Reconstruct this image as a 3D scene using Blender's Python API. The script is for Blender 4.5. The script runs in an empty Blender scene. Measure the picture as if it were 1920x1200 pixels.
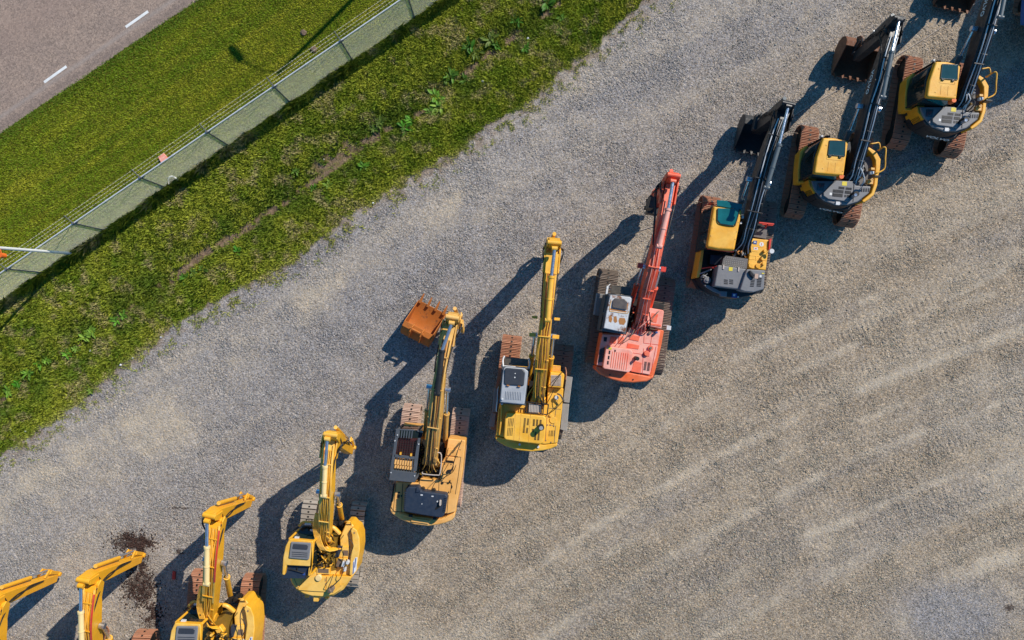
import bpy, bmesh, math, random
import numpy as np
from mathutils import Vector, Matrix
random.seed(7)
rng = np.random.default_rng(11)
scene = bpy.context.scene
C = scene.collection
H = 28.0; F = 1280.0; SUN_EL = 37.0

# ------------------------------------------------------------------ helpers
def W(px, py, z=0.0):
    return Vector(((px-960)/F*(H-z), -(py-600)/F*(H-z), z))

def tag(o, label=None, cat=None, group=None, kind=None):
    if label: o['label'] = label
    if cat: o['category'] = cat
    if group: o['group'] = group
    if kind: o['kind'] = kind
    return o

def empty(name, loc):
    o = bpy.data.objects.new(name, None); C.objects.link(o); o.location = loc
    o.empty_display_size = 0.3
    return o

def new_mesh_obj(name, me, mat, parent=None):
    o = bpy.data.objects.new(name, me); C.objects.link(o)
    if mat: me.materials.append(mat)
    if parent: o.parent = parent
    return o

# ------------------------------------------------------------------ materials
def mat_new(name):
    m = bpy.data.materials.new(name); m.use_nodes = True
    nt = m.node_tree; b = nt.nodes['Principled BSDF']
    return m, nt, b

def N(nt, t, **kw):
    n = nt.nodes.new(t)
    for k, v in kw.items(): setattr(n, k, v)
    return n

def ramp(nt, fac, stops):
    r = N(nt, 'ShaderNodeValToRGB')
    els = r.color_ramp.elements
    els[0].position, els[0].color = stops[0][0], (*stops[0][1], 1)
    els[1].position, els[1].color = stops[-1][0], (*stops[-1][1], 1)
    for p, c in stops[1:-1]:
        e = els.new(p); e.color = (*c, 1)
    nt.links.new(fac, r.inputs[0])
    return r.outputs[0]

def mixc(nt, fac, a, b, mode='MIX'):
    n = N(nt, 'ShaderNodeMix', data_type='RGBA', blend_type=mode)
    for sock, v in ((n.inputs[0], fac), (n.inputs[6], a), (n.inputs[7], b)):
        if isinstance(v, (int, float)): sock.default_value = v
        elif isinstance(v, tuple): sock.default_value = (*v, 1) if len(v) == 3 else v
        else: nt.links.new(v, sock)
    return n.outputs[2]

def noise(nt, scale, detail=4, rough=0.55, vec=None):
    n = N(nt, 'ShaderNodeTexNoise'); n.inputs['Scale'].default_value = scale
    n.inputs['Detail'].default_value = detail; n.inputs['Roughness'].default_value = rough
    if vec: nt.links.new(vec, n.inputs['Vector'])
    return n.outputs['Fac']

def paint(name, col, faded=None, rust=0.0, rough=0.42, metal=0.0, dust=0.35, dustcol=(.36, .30, .22)):
    m, nt, b = mat_new(name)
    tc = N(nt, 'ShaderNodeTexCoord'); v = tc.outputs['Object']
    c = tuple(col)
    base = c
    if faded:
        g = N(nt, 'ShaderNodeNewGeometry'); s = N(nt, 'ShaderNodeSeparateXYZ')
        nt.links.new(g.outputs['Normal'], s.inputs[0])
        mr = N(nt, 'ShaderNodeMapRange'); mr.inputs[1].default_value = .5; mr.inputs[2].default_value = .95
        nt.links.new(s.outputs[2], mr.inputs[0])
        nz = N(nt, 'ShaderNodeMapRange'); nz.inputs[1].default_value = .32; nz.inputs[2].default_value = .55
        nt.links.new(noise(nt, 1.6, 5, .6, v), nz.inputs[0])
        mu = N(nt, 'ShaderNodeMath', operation='MULTIPLY')
        nt.links.new(mr.outputs[0], mu.inputs[0]); nt.links.new(nz.outputs[0], mu.inputs[1])
        base = mixc(nt, mu.outputs[0], c, tuple(faded))
    # patchy tone
    t = ramp(nt, noise(nt, 2.3, 6, .65, v), [(.3, (.88, .88, .88)), (.7, (1.06, 1.06, 1.06))])
    base = mixc(nt, 1.0, base, t, 'MULTIPLY')
    # dust
    d = ramp(nt, noise(nt, 5.5, 8, .7, v), [(.48, (0, 0, 0)), (.75, (dust*.6,)*3)])
    base = mixc(nt, d, base, dustcol)
    # grime specks
    gr = ramp(nt, noise(nt, 16, 6, .7, v), [(.62, (0, 0, 0)), (.74, (.5,)*3)])
    base = mixc(nt, gr, base, tuple(x*.25 for x in c))
    gm = ramp(nt, noise(nt, 1.1, 9, .75, v), [(.50, (0, 0, 0)), (.70, (.42,)*3)])
    base = mixc(nt, gm, base, tuple(x*.55+y*.18 for x, y in zip(c, (.30, .24, .17))))
    if rust > 0:
        r = ramp(nt, noise(nt, 3.2, 8, .72, v), [(.62-rust*.25, (0, 0, 0)), (.70-rust*.2, (1, 1, 1))])
        base = mixc(nt, r, base, (.20, .075, .03))
    nt.links.new(base, b.inputs['Base Color'])
    rr = ramp(nt, noise(nt, 9, 4, .6, v), [(.3, (rough*.8,)*3), (.7, (min(1, rough*1.5),)*3)])
    nt.links.new(rr, b.inputs['Roughness'])
    b.inputs['Metallic'].default_value = metal
    bp = N(nt, 'ShaderNodeBump'); bp.inputs['Strength'].default_value = .12; bp.inputs['Distance'].default_value = .02
    nt.links.new(noise(nt, 22, 3, .6, v), bp.inputs['Height']); nt.links.new(bp.outputs[0], b.inputs['Normal'])
    return m

def glass(name, col, rough=.08):
    m, nt, b = mat_new(name)
    tc = N(nt, 'ShaderNodeTexCoord')
    c = mixc(nt, noise(nt, 3.5, 5, .6, tc.outputs['Object']), tuple(x*.55 for x in col), tuple(min(1, x*1.5) for x in col))
    nt.links.new(c, b.inputs['Base Color'])
    b.inputs['Roughness'].default_value = rough
    b.inputs['Specular IOR Level'].default_value = .6
    return m

M = {}
M['kyel'] = paint('yellow_paint', (.87, .42, .022), (.93, .57, .13), dust=.12)
M['kyel2'] = paint('deep_yellow_paint', (.86, .40, .015), dust=.15)
M['kyel5'] = paint('lemon_yellow_paint', (.88, .42, .018), (.94, .52, .07), dust=.15)
M['ktan'] = paint('tan_yellow_paint', (.82, .39, .085), (.90, .48, .15), dust=.2)
M['boomtan'] = paint('boom_tan_paint', (.74, .38, .07), (.86, .50, .15), rust=.12, dust=.3)
M['boomyel'] = paint('boom_yellow_paint', (.84, .40, .016), (.92, .51, .07), rust=.06, dust=.25)
M['vyel'] = paint('orange_yellow_paint', (.84, .37, .012), (.92, .50, .07), dust=.1)
M['red'] = paint('red_orange_paint', (.86, .085, .025), (.92, .19, .10), rust=.05, dust=.25, dustcol=(.6, .35, .28))
M['redcw'] = paint('weight_orange_paint', (.80, .13, .025), (.86, .19, .07), dust=.15, dustcol=(.6, .35, .28))
M['pink'] = paint('faded_pink_paint', (.88, .24, .16), (.92, .44, .35), dust=.4, dustcol=(.75, .5, .42))
M['redbar'] = paint('signal_red_paint', (.70, .05, .03), dust=.1)
M['blue'] = paint('blue_paint', (.02, .12, .42), dust=.2)
M['cream'] = paint('cream_paint', (.90, .66, .30), dust=.2)
M['vgrey'] = paint('mid_grey_paint', (.20, .20, .21), dust=.2)
M['vdark'] = paint('charcoal_paint', (.022, .021, .024), dust=.10, dustcol=(.10, .09, .08))
M['black'] = paint('black_paint', (.012, .012, .015), rough=.35, dust=.12, dustcol=(.09, .08, .07))
M['navy'] = paint('navy_black_plastic', (.018, .03, .055), rough=.5, dust=.15, dustcol=(.08, .1, .14))
M['slate'] = paint('slate_guard_paint', (.075, .085, .10), dust=.12, rough=.5)
M['bay'] = paint('oily_black_metal', (.01, .009, .008), rough=.5, dust=.2, dustcol=(.12, .09, .05))
M['baygold'] = paint('oily_gold_metal', (.22, .13, .012), rough=.5, dust=.5, dustcol=(.05, .04, .02))
M['roofgrey'] = paint('pale_grey_roof', (.36, .38, .41), (.44, .46, .49), rust=.0, dust=.2)
M['roofwhite'] = paint('white_rusting_roof', (.62, .63, .64), rust=.42, dust=.1)
M['white'] = paint('white_label', (.78, .78, .76), dust=.1)
M['pale'] = paint('galvanised_mesh', (.34, .34, .33), dust=.4, rough=.6)
M['palemesh'] = paint('pink_grey_mesh', (.52, .44, .38), dust=.3, rough=.7)
M['tread'] = paint('chequer_plate', (.14, .13, .13), dust=.5, rough=.6)
M['grip'] = paint('grip_pad', (.17, .11, .07), dust=.4, rough=.9)
M['rust'] = paint('rusty_track_steel', (.48, .215, .12), rust=.0, rough=.75, dust=.9, dustcol=(.24, .17, .12))
M['rustpale'] = paint('dusty_rusty_track_steel', (.56, .38, .29), rough=.75, dust=.5, dustcol=(.38, .30, .24))
M['rustdk'] = paint('dark_track_steel', (.20, .15, .115), rough=.7, dust=.45, dustcol=(.22, .16, .12))
M['padgrey'] = paint('grey_track_pad', (.36, .31, .26), rough=.85, dust=.6)
M['bktorange'] = paint('orange_rust_bucket', (.50, .15, .02), rust=.14, rough=.6, dust=.4, dustcol=(.42, .2, .08))
M['bktrust'] = paint('brown_rust_bucket', (.17, .065, .03), rust=.25, rough=.7, dust=.4, dustcol=(.2, .12, .08))
M['bktblack'] = paint('black_bucket_steel', (.035, .032, .032), rough=.5, dust=.4, dustcol=(.15, .13, .12))
M['chrome'] = paint('chrome_rod', (.55, .60, .68), rough=.22, metal=.85, dust=.0)
M['barrel'] = paint('blue_grey_cylinder', (.10, .125, .14), rough=.4, dust=.2)
M['rubber'] = paint('black_rubber', (.014, .014, .015), rough=.5, dust=.2, dustcol=(.1, .09, .08))
M['rusthose'] = paint('rust_stained_pipe', (.42, .17, .04), rough=.55, dust=.3)
M['olive'] = paint('windscreen_visor_tint', (.10, .085, .065), rough=.25, dust=.4)
M['brown'] = paint('smoked_hatch', (.10, .085, .08), rough=.35, dust=.4)
M['maroon'] = paint('dark_maroon_panel', (.06, .012, .012), rough=.4, dust=.3, dustcol=(.14, .04, .03))
M['galv'] = paint('galvanised_steel', (.66, .67, .68), rough=.5, metal=.1, dust=.1)
M['wire'] = paint('galvanised_wire', (.92, .86, .66), rough=.7, dust=.0)
M['polewhite'] = paint('white_pole_paint', (.75, .74, .72), dust=.1)
M['posts'] = paint('dull_post_steel', (.16, .16, .17), rough=.5, metal=.2)
M['orange'] = paint('orange_plastic', (.85, .16, .02), dust=0)
M['hatch'] = paint('dark_blue_grey_hatch', (.045, .05, .062), rough=.3, dust=.2, dustcol=(.12, .12, .13))
M['gdark'] = glass('dark_cab_glass', (.014, .022, .020), .05)
M['gteal'] = glass('teal_glass', (.012, .13, .14), .12)
M['gteal2'] = glass('deep_teal_glass', (.02, .065, .075), .1)
M['yellowlabel'] = paint('yellow_label', (.75, .6, .05), dust=0)
M['bluelabel'] = paint('blue_label', (.03, .08, .3), dust=0)

# ------------------------------------------------------------------ part builder
SPLIT = {'hose_clamp', 'valve', 'wheel', 'pillar', 'step', 'latch', 'bolt', 'filler_cap', 'warning_label', 'hinge', 'grip_pad', 'work_lamp', 'lifting_eye', 'link', 'hood_clip', 'deck_patch', 'rust_stain', 'swing_shroud', 'weight_rib', 'hood_panel'}
class Part:
    """collects shapes in world space; done() links them as one mesh under the machine"""
    def __init__(s, mach, name, mat, parent=None, bevel=.015):
        s.m = mach; s.name = name; s.mat = mat; s.parent = parent; s.bevel = bevel; s.bm = bmesh.new()
    def P(s, u, v, z): return s.m.P(u, v, z)
    def _poly(s, top, bot):
        bm = s.bm
        a = [bm.verts.new(p) for p in top]; b = [bm.verts.new(p) for p in bot]
        n = len(a)
        try:
            bm.faces.new(a); bm.faces.new(b[::-1])
        except ValueError: pass
        for i in range(n):
            j = (i+1) % n
            bm.faces.new((a[i], b[i], b[j], a[j]))
        return s
    def prism(s, pts, z1, z0, flare=0.0, scale_bot=1.0):
        top = []
        for p in pts:
            zm = p[2] if len(p) > 2 else z1
            q = s.P(p[0], p[1], zm); top.append(Vector((q.x, q.y, 0)))
        c = sum(top, Vector())/len(top)
        t = [Vector((p.x, p.y, 0)) for p in top]
        b = [c+(p-c)*scale_bot for p in t]
        return s._poly([Vector((p.x, p.y, s.m.Z(z1))) for p in t], [Vector((p.x, p.y, s.m.Z(z0))) for p in b])
    def rect(s, u0, v0, u1, v1, z1, z0, rot=None):
        rot = s.m.tilt if rot is None else rot
        cu, cv = (u0+u1)/2, (v0+v1)/2; a = math.radians(rot)
        pts = []
        for u, v in ((u0, v0), (u1, v0), (u1, v1), (u0, v1)):
            du, dv = u-cu, v-cv
            pts.append((cu+du*math.cos(a)-dv*math.sin(a), cv+du*math.sin(a)+dv*math.cos(a)))
        return s.prism(pts, z1, z0)
    def tube(s, pts, r, n=7, world=False):
        P = [p if world else s.P(*p) for p in pts]
        P = smooth(P) if len(P) > 2 else P
        add_tube(s.bm, P, r*s.m.sc, n); return s
    def cyl(s, u, v, r, z1, z0, n=20, zm=None):
        c = s.P(u, v, z1 if zm is None else zm); r *= s.m.sc
        t = [Vector((c.x+r*math.cos(i*2*math.pi/n), c.y+r*math.sin(i*2*math.pi/n), s.m.Z(z1))) for i in range(n)]
        return s._poly(t, [Vector((p.x, p.y, s.m.Z(z0))) for p in t])
    def beam(s, secs, lat):
        """secs: (world point of outer-face centre, width, depth)"""
        bm = s.bm; rings = []
        for i, (p, w, d) in enumerate(secs):
            a = secs[max(0, i-1)][0]; b = secs[min(len(secs)-1, i+1)][0]
            t = (b-a).normalized(); up = lat.cross(t).normalized()
            w *= s.m.sc; d *= s.m.sc
            rings.append([bm.verts.new(q) for q in (p-lat*w/2, p+lat*w/2, p+lat*w/2-up*d, p-lat*w/2-up*d)])
        for i in range(len(rings)-1):
            for k in range(4):
                bm.faces.new((rings[i][k], rings[i][(k+1) % 4], rings[i+1][(k+1) % 4], rings[i+1][k]))
        bm.faces.new(rings[0]); bm.faces.new(rings[-1][::-1])
        return s
    def rod(s, a, b, r, n=12):
        add_tube(s.bm, [a, b], r*s.m.sc, n); return s
    def done(s, label=None):
        bm = s.bm
        if s.name in SPLIT:
            groups = []; seen = set()
            for v in bm.verts:
                if v in seen: continue
                st_ = [v]; comp = []; seen.add(v)
                while st_:
                    a = st_.pop(); comp.append(a)
                    for e in a.link_edges:
                        o_ = e.other_vert(a)
                        if o_ not in seen: seen.add(o_); st_.append(o_)
                groups.append(comp)
            if len(groups) > 1:
                res = None
                for comp in groups:
                    q = Part(s.m, s.name, s.mat, s.parent, s.bevel); mp = {}
                    for v in comp: mp[v] = q.bm.verts.new(v.co)
                    for f in {f for v in comp for f in v.link_faces}: q.bm.faces.new([mp[v] for v in f.verts])
                    res = q._finish(label) if res is None else (q._finish(label), res)[1]
                bm.free(); return res
        return s._finish(label)
    def _finish(s, label=None):
        bm = s.bm
        bmesh.ops.recalc_face_normals(bm, faces=bm.faces)
        base = s.m.base
        for v in bm.verts: v.co -= base
        me = bpy.data.meshes.new(s.name); bm.to_mesh(me); bm.free()
        o = new_mesh_obj(s.name, me, s.mat, s.parent or s.m.root)
        for p in me.polygons: p.use_smooth = True
        if s.bevel:
            b = o.modifiers.new('bevel', 'BEVEL'); b.width = s.bevel; b.segments = 2; b.limit_method = 'ANGLE'
            b.angle_limit = math.radians(35); b.use_clamp_overlap = True; b.harden_normals = True
        else:
            me.polygons.foreach_set('use_smooth', [False]*len(me.polygons))
        if label: o['label'] = label
        return o

def smooth(P, k=4):
    out = []
    n = len(P)
    for i in range(n-1):
        p0 = P[max(0, i-1)]; p1 = P[i]; p2 = P[i+1]; p3 = P[min(n-1, i+2)]
        for j in range(k):
            t = j/k
            out.append(.5*((2*p1)+(p2-p0)*t+(2*p0-5*p1+4*p2-p3)*t*t+(3*p1-p0-3*p2+p3)*t**3))
    out.append(P[-1]); return out

def add_tube(bm, P, r, n=7):
    rings = []
    ref = None
    for i, p in enumerate(P):
        t = (P[min(i+1, len(P)-1)]-P[max(0, i-1)])
        t = t.normalized() if t.length > 1e-6 else Vector((0, 0, 1))
        a = Vector((0, 0, 1)) if abs(t.z) < .9 else Vector((1, 0, 0))
        if ref is not None and ref.cross(t).length > .1: a = ref
        x = t.cross(a).normalized(); y = x.cross(t).normalized(); ref = y
        rings.append([bm.verts.new(p+x*r*math.cos(k*2*math.pi/n)+y*r*math.sin(k*2*math.pi/n)) for k in range(n)])
    for i in range(len(rings)-1):
        for k in range(n):
            bm.faces.new((rings[i][k], rings[i][(k+1) % n], rings[i+1][(k+1) % n], rings[i+1][k]))
    bm.faces.new(rings[0]); bm.faces.new(rings[-1][::-1])

class Machine:
    def __init__(s, name, label, cat, ox, oy, base_px, sc=1.0, rot=0.0, pivot=None, move=(0, 0), tilt=5.0, group=None):
        s.ox, s.oy = ox, oy; s.tilt = tilt; s.sc = sc; s.rot = math.radians(rot)
        s.pivot = pivot or Vector((0, 0, 0)); s.move = Vector((move[0], move[1], 0)); s.bmove = s.move
        b = W(*base_px, 0); s.base = s.T(b); s.base.z = 0
        s.root = empty(name, s.base); tag(s.root, label, cat, group)
    def Z(s, z): return z*s.sc
    def T(s, p):
        d = p-s.pivot; c, q = math.cos(s.rot), math.sin(s.rot)
        return Vector(((d.x*c-d.y*q)*s.sc, (d.x*q+d.y*c)*s.sc, p.z*s.sc))+Vector((s.pivot.x, s.pivot.y, 0))+s.move
    def P(s, u, v, z): return s.T(W(s.ox+u/6, s.oy+v/6, z))
    def p(s, name, mat, parent=None, bevel=.015): return Part(s, name, M[mat] if isinstance(mat, str) else mat, parent, bevel)

# ------------------------------------------------------------------ shared sub assemblies
def track(m, fr, rr, width, mat, pads=False, top=.95):
    """fr / rr: world xy of the front and rear ends of one crawler"""
    a = Vector((rr.x, rr.y, 0)); b = Vector((fr.x, fr.y, 0))
    h = (b-a).normalized(); lat = Vector((h.y, -h.x, 0)); L = (b-a).length; R = top/2-.04
    x0, x1 = R+.04, L-R-.04
    segs = [('l', x0, x1), ('a', x1), ('l2', x1, x0), ('a2', x0)]
    per = 2*(x1-x0)+2*math.pi*R
    pitch = .19; n = int(per/pitch); pitch = per/n
    def at(s):
        s %= per
        if s < x1-x0: return x0+s, R*2+.04, 0.0
        s -= x1-x0
        if s < math.pi*R:
            t = s/R; return x1+R*math.sin(t), R+.04+R*math.cos(t), t
        s -= math.pi*R
        if s < x1-x0: return x1-s, .04, math.pi
        s -= x1-x0; t = s/R
        return x0-R*math.sin(t), R+.04-R*math.cos(t), math.pi+t
    P = m.p('track', mat, bevel=0)
    bm = P.bm
    def box(cx, cz, ang, lx, th, w, off, lo=0.0):
        bm = P.bm
        tx = Vector((math.cos(ang), 0, -math.sin(ang))); nz = Vector((math.sin(ang), 0, math.cos(ang)))
        c = Vector((cx, 0, cz))+nz*off+tx*lo
        vs = []
        for sz in (-1, 1):
            for sx, sy in ((-1, -1), (1, -1), (1, 1), (-1, 1)):
                q = c+tx*(sx*lx/2)+nz*(sz*th/2)
                vs.append(bm.verts.new(a+h*q.x+lat*(sy*w/2)+Vector((0, 0, q.z))))
        for f in ((0, 3, 2, 1), (4, 5, 6, 7), (0, 1, 5, 4), (1, 2, 6, 5), (2, 3, 7, 6), (3, 0, 4, 7)):
            bm.faces.new([vs[i] for i in f])
    for i in range(n):
        x, z, t = at((i+.5)*pitch)
        jit = random.uniform(-.004, .004)
        if pads:
            box(x, z, t, pitch*.84, .05, width*(1+jit), .0)
            box(x, z, t, pitch*.16, .025, width*.96, .03, -pitch*.3)
        else:
            box(x, z, t, pitch*.90, .022, width, .0)
            for g in (-.36, 0, .36): box(x, z, t, .026, .034, width*(.985+jit), .024, g*pitch)
        nf = len(bm.faces); box(x, z, t, pitch*.34, .012, .07, .040 if not pads else .026); bm.faces.ensure_lookup_table()
        for f in bm.faces[nf:]: f.material_index = 1
    tr = P.done(); tr.data.materials.append(M['bay'])
    P = m.p('track_frame', 'bay', bevel=.02)
    q0 = a+h*x0; q1 = a+h*x1
    P.beam([(q0+Vector((0, 0, .72)), width*.55, .45), (q1+Vector((0, 0, .72)), width*.55, .45)], lat); P.done()
    P = m.p('wheel', 'bay', bevel=0)
    for c in (q0, q1):
        P.rod(c+lat*(-width*.3)+Vector((0, 0, R+.04)), c+lat*(width*.3)+Vector((0, 0, R+.04)), R*.88/m.sc, 20)
    P.done()
    return tr

def undercarriage(m, lf, lr, rf, rr, width=.7, mat='rust', matr=None, pads=False, z=.6, world=False):
    q = (lambda p: p) if world else (lambda p: W(p[0], p[1], z)+m.bmove)
    LF, LR, RF, RR = q(lf), q(lr), q(rf), q(rr)
    track(m, LF, LR, width, mat, pads); track(m, RF, RR, width, matr or mat, pads)
    c = (LF+LR+RF+RR)/4; c.z = 0
    P = m.p('car_body', 'bay', bevel=.03)
    lat = (RF-LF); lat.z = 0; lat.normalize(); h = Vector((-lat.y, lat.x, 0))
    for s in (-.7, .7):
        a = (LF+LR)/2+h*s; b = (RF+RR)/2+h*s
        P.beam([(Vector((a.x, a.y, .75)), .35, .35), (Vector((b.x, b.y, .75)), .35, .35)], h)
    n = 24
    t = [c+Vector((.75*math.cos(i*math.tau/n), .75*math.sin(i*math.tau/n), 1.12)) for i in range(n)]
    P._poly(t, [Vector((v.x, v.y, .55)) for v in t])
    P.done()
    return c

def bucket(m, parent, c, head, width, mat, sz=1.0, teeth=5, base=None, ears=True):
    """open digging bucket, opening upward, teeth pointing against 'head'"""
    h = Vector((head.x, head.y, 0)).normalized(); lat = Vector((h.y, -h.x, 0))
    prof = [(.22, .98), (.42, .97), (.62, .80), (.72, .52), (.66, .25), (.45, .07), (.15, .03), (-.25, .08), (-.62, .22)]
    prof = [(x*sz, z*sz) for x, z in prof]
    def w(x, y, z): return c+h*x+lat*y+Vector((0, 0, z))
    P = m.p('bucket' if parent is not None else 'shell', mat, parent, bevel=.012)
    bm = P.bm; hw = width/2; th = .035
    inn = []
    for i, (x, z) in enumerate(prof):
        a = prof[max(0, i-1)]; b = prof[min(len(prof)-1, i+1)]
        tx, tz = b[0]-a[0], b[1]-a[1]; l = math.hypot(tx, tz); inn.append((x+tz/l*th, z-tx/l*th))
    O = [[bm.verts.new(w(x, y, z)) for x, z in prof] for y in (-hw, hw)]
    I = [[bm.verts.new(w(x, y, z)) for x, z in inn] for y in (-hw, hw)]
    for i in range(len(prof)-1):
        bm.faces.new((O[0][i], O[1][i], O[1][i+1], O[0][i+1])); bm.faces.new((I[0][i], I[0][i+1], I[1][i+1], I[1][i]))
    for k in (0, -1): bm.faces.new((O[0][k], O[1][k], I[1][k], I[0][k]))
    for sgn in (-1, 1):
        y0, y1 = sgn*hw, sgn*(hw+.03)
        fa = [bm.verts.new(w(x, y0, z)) for x, z in prof]; fb = [bm.verts.new(w(x, y1, z)) for x, z in prof]
        bm.faces.new(fa); bm.faces.new(fb[::-1])
        for i in range(len(prof)):
            j = (i+1) % len(prof); bm.faces.new((fa[i], fa[j], fb[j], fb[i]))
    if ears:
        for y in (-.20*sz, .20*sz):
            pr = [(.16, .90), (.30, 1.22), (.48, 1.20), (.66, .98), (.74, .66), (.60, .75)]
            fa = [bm.verts.new(w(x*sz, y-.025, z*sz)) for x, z in pr]; fb = [bm.verts.new(w(x*sz, y+.025, z*sz)) for x, z in pr]
            bm.faces.new(fa); bm.faces.new(fb[::-1])
            for i in range(len(pr)):
                j = (i+1) % len(pr); bm.faces.new((fa[i], fa[j], fb[j], fb[i]))
        add_tube(bm, [w(.36*sz, -.27*sz, 1.12*sz), w(.36*sz, .27*sz, 1.12*sz)], .045, 10)
    sh = P.done()
    for k in range(teeth):
        y = -hw+.08+(2*hw-.16)*k/(teeth-1)
        T = m.p('tooth', mat, sh, bevel=.004)
        a = w(-.55*sz, y, .235*sz); b = w((-.70 if parent is not None else -.92)*sz, y, .33*sz)
        T.beam([(a, .11, .07), ((a+b)/2, .09, .06), (b, .045, .02)], lat)
        T.done()
    return sh

def boom_set(m, pts, stick_top, stick_end, col, rod=None, barrel=None, barrelmat='barrel', wid=(.42, .46, .46, .38),
             dep=(.5, .8, .72, .42), hoses=4, hosemat='rubber', bcyl=None, side_hoses=True, foot_cyl=True, stickcol=None,
             stickw=.30, fork=True, cylr=.085, sd_=1.0):
    """pts / stick ends are (px, py, z) of the photograph's frame, turned into world points"""
    BW = lambda *p: W(*p)+m.bmove
    Q = [BW(*p) for p in pts]
    hd = Vector((Q[-1].x-Q[0].x, Q[-1].y-Q[0].y, 0)).normalized(); lat = Vector((hd.y, -hd.x, 0))
    k = 4
    Qs = smooth(Q, k); n = len(Qs)
    def interp(arr, i):
        t = i/(n-1)*(len(arr)-1); j = min(int(t), len(arr)-2); return arr[j]+(arr[j+1]-arr[j])*(t-j)
    B = m.p('boom', col, bevel=.02)
    B.beam([(q, interp(wid, i), interp(dep, i)) for i, q in enumerate(Qs)], lat)
    # welded flange strips and weld seams on the top plate
    for i in range(2, n-2, 3):
        q = Qs[i]; up = lat.cross((Qs[i+1]-Qs[i-1]).normalized())
        w = interp(wid, i)
        B.beam([(q+up*.018-hd*.03, w*1.04, .03), (q+up*.018+hd*.03, w*1.04, .03)], lat)
    # foot and tip bosses
    B.rod(Qs[0]-lat*(wid[0]*.62)-Vector((0, 0, .22)), Qs[0]+lat*(wid[0]*.62)-Vector((0, 0, .22)), .16)
    tip = Q[-1]-Vector((0, 0, dep[-1]*.55))
    B.rod(tip-lat*(wid[-1]*.56), tip+lat*(wid[-1]*.56), .12)
    if fork:
        for s in (-1, 1):
            off = lat*(s*(stickw/2+.055))
            B.beam([(Q[-1]-hd*.7+off+Vector((0, 0, -.02)), .06, dep[-1]*.95), (Q[-1]+hd*.05+off, .06, dep[-1]*.9), (Q[-1]+hd*.22+off-Vector((0, 0, .12)), .06, .24)], lat)
    bo = B.done()
    st, se = BW(*stick_top), BW(*stick_end)
    S = m.p('stick', stickcol or col, bevel=.02)
    d = (se-st)
    S.beam([(st+hd*.02, stickw*.9, .22), (st+d*.12+hd*.12, stickw, .42*sd_), (st+d*.25+hd*.12, stickw*1.0, .54*sd_), (st+d*.6+hd*.05, stickw*.88, .44*sd_), (se, stickw*.8, .34*sd_)], lat)
    for s_ in (-1, 1):
        for kq in (0, 1):
            T2 = m.p('hose', 'rubber', so_par, bevel=0) if False else m.p('hose', 'rubber', bevel=0)
            o2 = lat*s_*(stickw*.5+.03)
            T2.tube([Q[-1]-hd*.5+o2-Vector((0, 0, .1)), st+d*.10-hd*(.42-.1*kq)+lat*s_*(stickw*.5+.16), st+d*(.30+.1*kq)-hd*.16+o2, st+d*.5-hd*(.05-.08*kq)+o2, st+d*.72+hd*.02+o2], .02, 6, world=True); T2.done()
    S.rod(st+d*.34-hd*.26+lat*0, st+d*.34+hd*.10, .02)
    for s in (-1, 1):
        S.beam([(st+lat*s*(stickw*.55)-hd*.02, .05, .2), (st+d*.14+lat*s*(stickw*.55)+hd*.06, .05, .34)], lat)
    S.rod(st-lat*(stickw*.6)-hd*.1, st+lat*(stickw*.6)-hd*.1, .09)
    S.rod(se-lat*(stickw*.6), se+lat*(stickw*.6), .08)
    so = S.done()
    # bucket cylinder and links on the outer face of the stick
    S = m.p('bucket_cylinder', bcyl or barrelmat, so, bevel=0)
    S.rod(st+d*.16+hd*.27, st+d*.58+hd*.22, .07); S.done()
    S = m.p('piston_rod', 'chrome', so, bevel=0)
    S.rod(st+d*.58+hd*.28, st+d*.84+hd*.25, .042); S.done()
    S = m.p('link', stickcol or col, so, bevel=.01)
    for s in (-1, 1):
        S.beam([(st+d*.84+hd*.29+lat*s*.16, .05, .12), (se+hd*.12+lat*s*.16, .05, .12)], lat)
        S.beam([(st+d*.84+hd*.27+lat*s*.13, .05, .12), (st+d*.78+lat*s*.15, .05, .12)], lat)
    S.done()
    if barrel:
        a, b = BW(*barrel[0]), BW(*barrel[1]); c = BW(*rod)
        S = m.p('stick_cylinder', barrelmat, bevel=.006)
        S.rod(a, b, cylr, 16); S.rod(b-(b-a).normalized()*.07, b+(b-a).normalized()*.02, cylr*1.22, 16)
        S.rod(a-lat*.10, a+lat*.10, cylr*.9); S.rod(a+(b-a)*.45, a+(b-a)*.45+(b-a).normalized()*.05, cylr*1.15, 16)
        cy = S.done()
        S = m.p('piston_rod', 'chrome', cy, bevel=0); S.rod(b, c, cylr*.62, 14); S.done()
        S = m.p('rod_eye', stickcol or col, cy, bevel=0); S.rod(c-lat*.10, c+lat*.10, .085); S.done()
    if foot_cyl:
        for s in (-1, 1):
            a = Q[0]+hd*.55+lat*s*(wid[0]/2+.16); a = Vector((a.x, a.y, 1.35*m.sc))
            j = int(n*.52); b = Qs[j]+lat*s*(interp(wid, j)/2+.13)-Vector((0, 0, .42))
            mid = a+(b-a)*.6
            S = m.p('boom_cylinder', bcyl or barrelmat, bevel=.006)
            S.rod(a, mid, .095, 14); S.rod(mid-(b-a).normalized()*.08, mid, .115, 14)
            cy = S.done()
            S = m.p('piston_rod', 'chrome', cy, bevel=0); S.rod(mid, b, .055); S.rod(b-lat*.1, b+lat*.1, .1); S.done()
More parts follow.
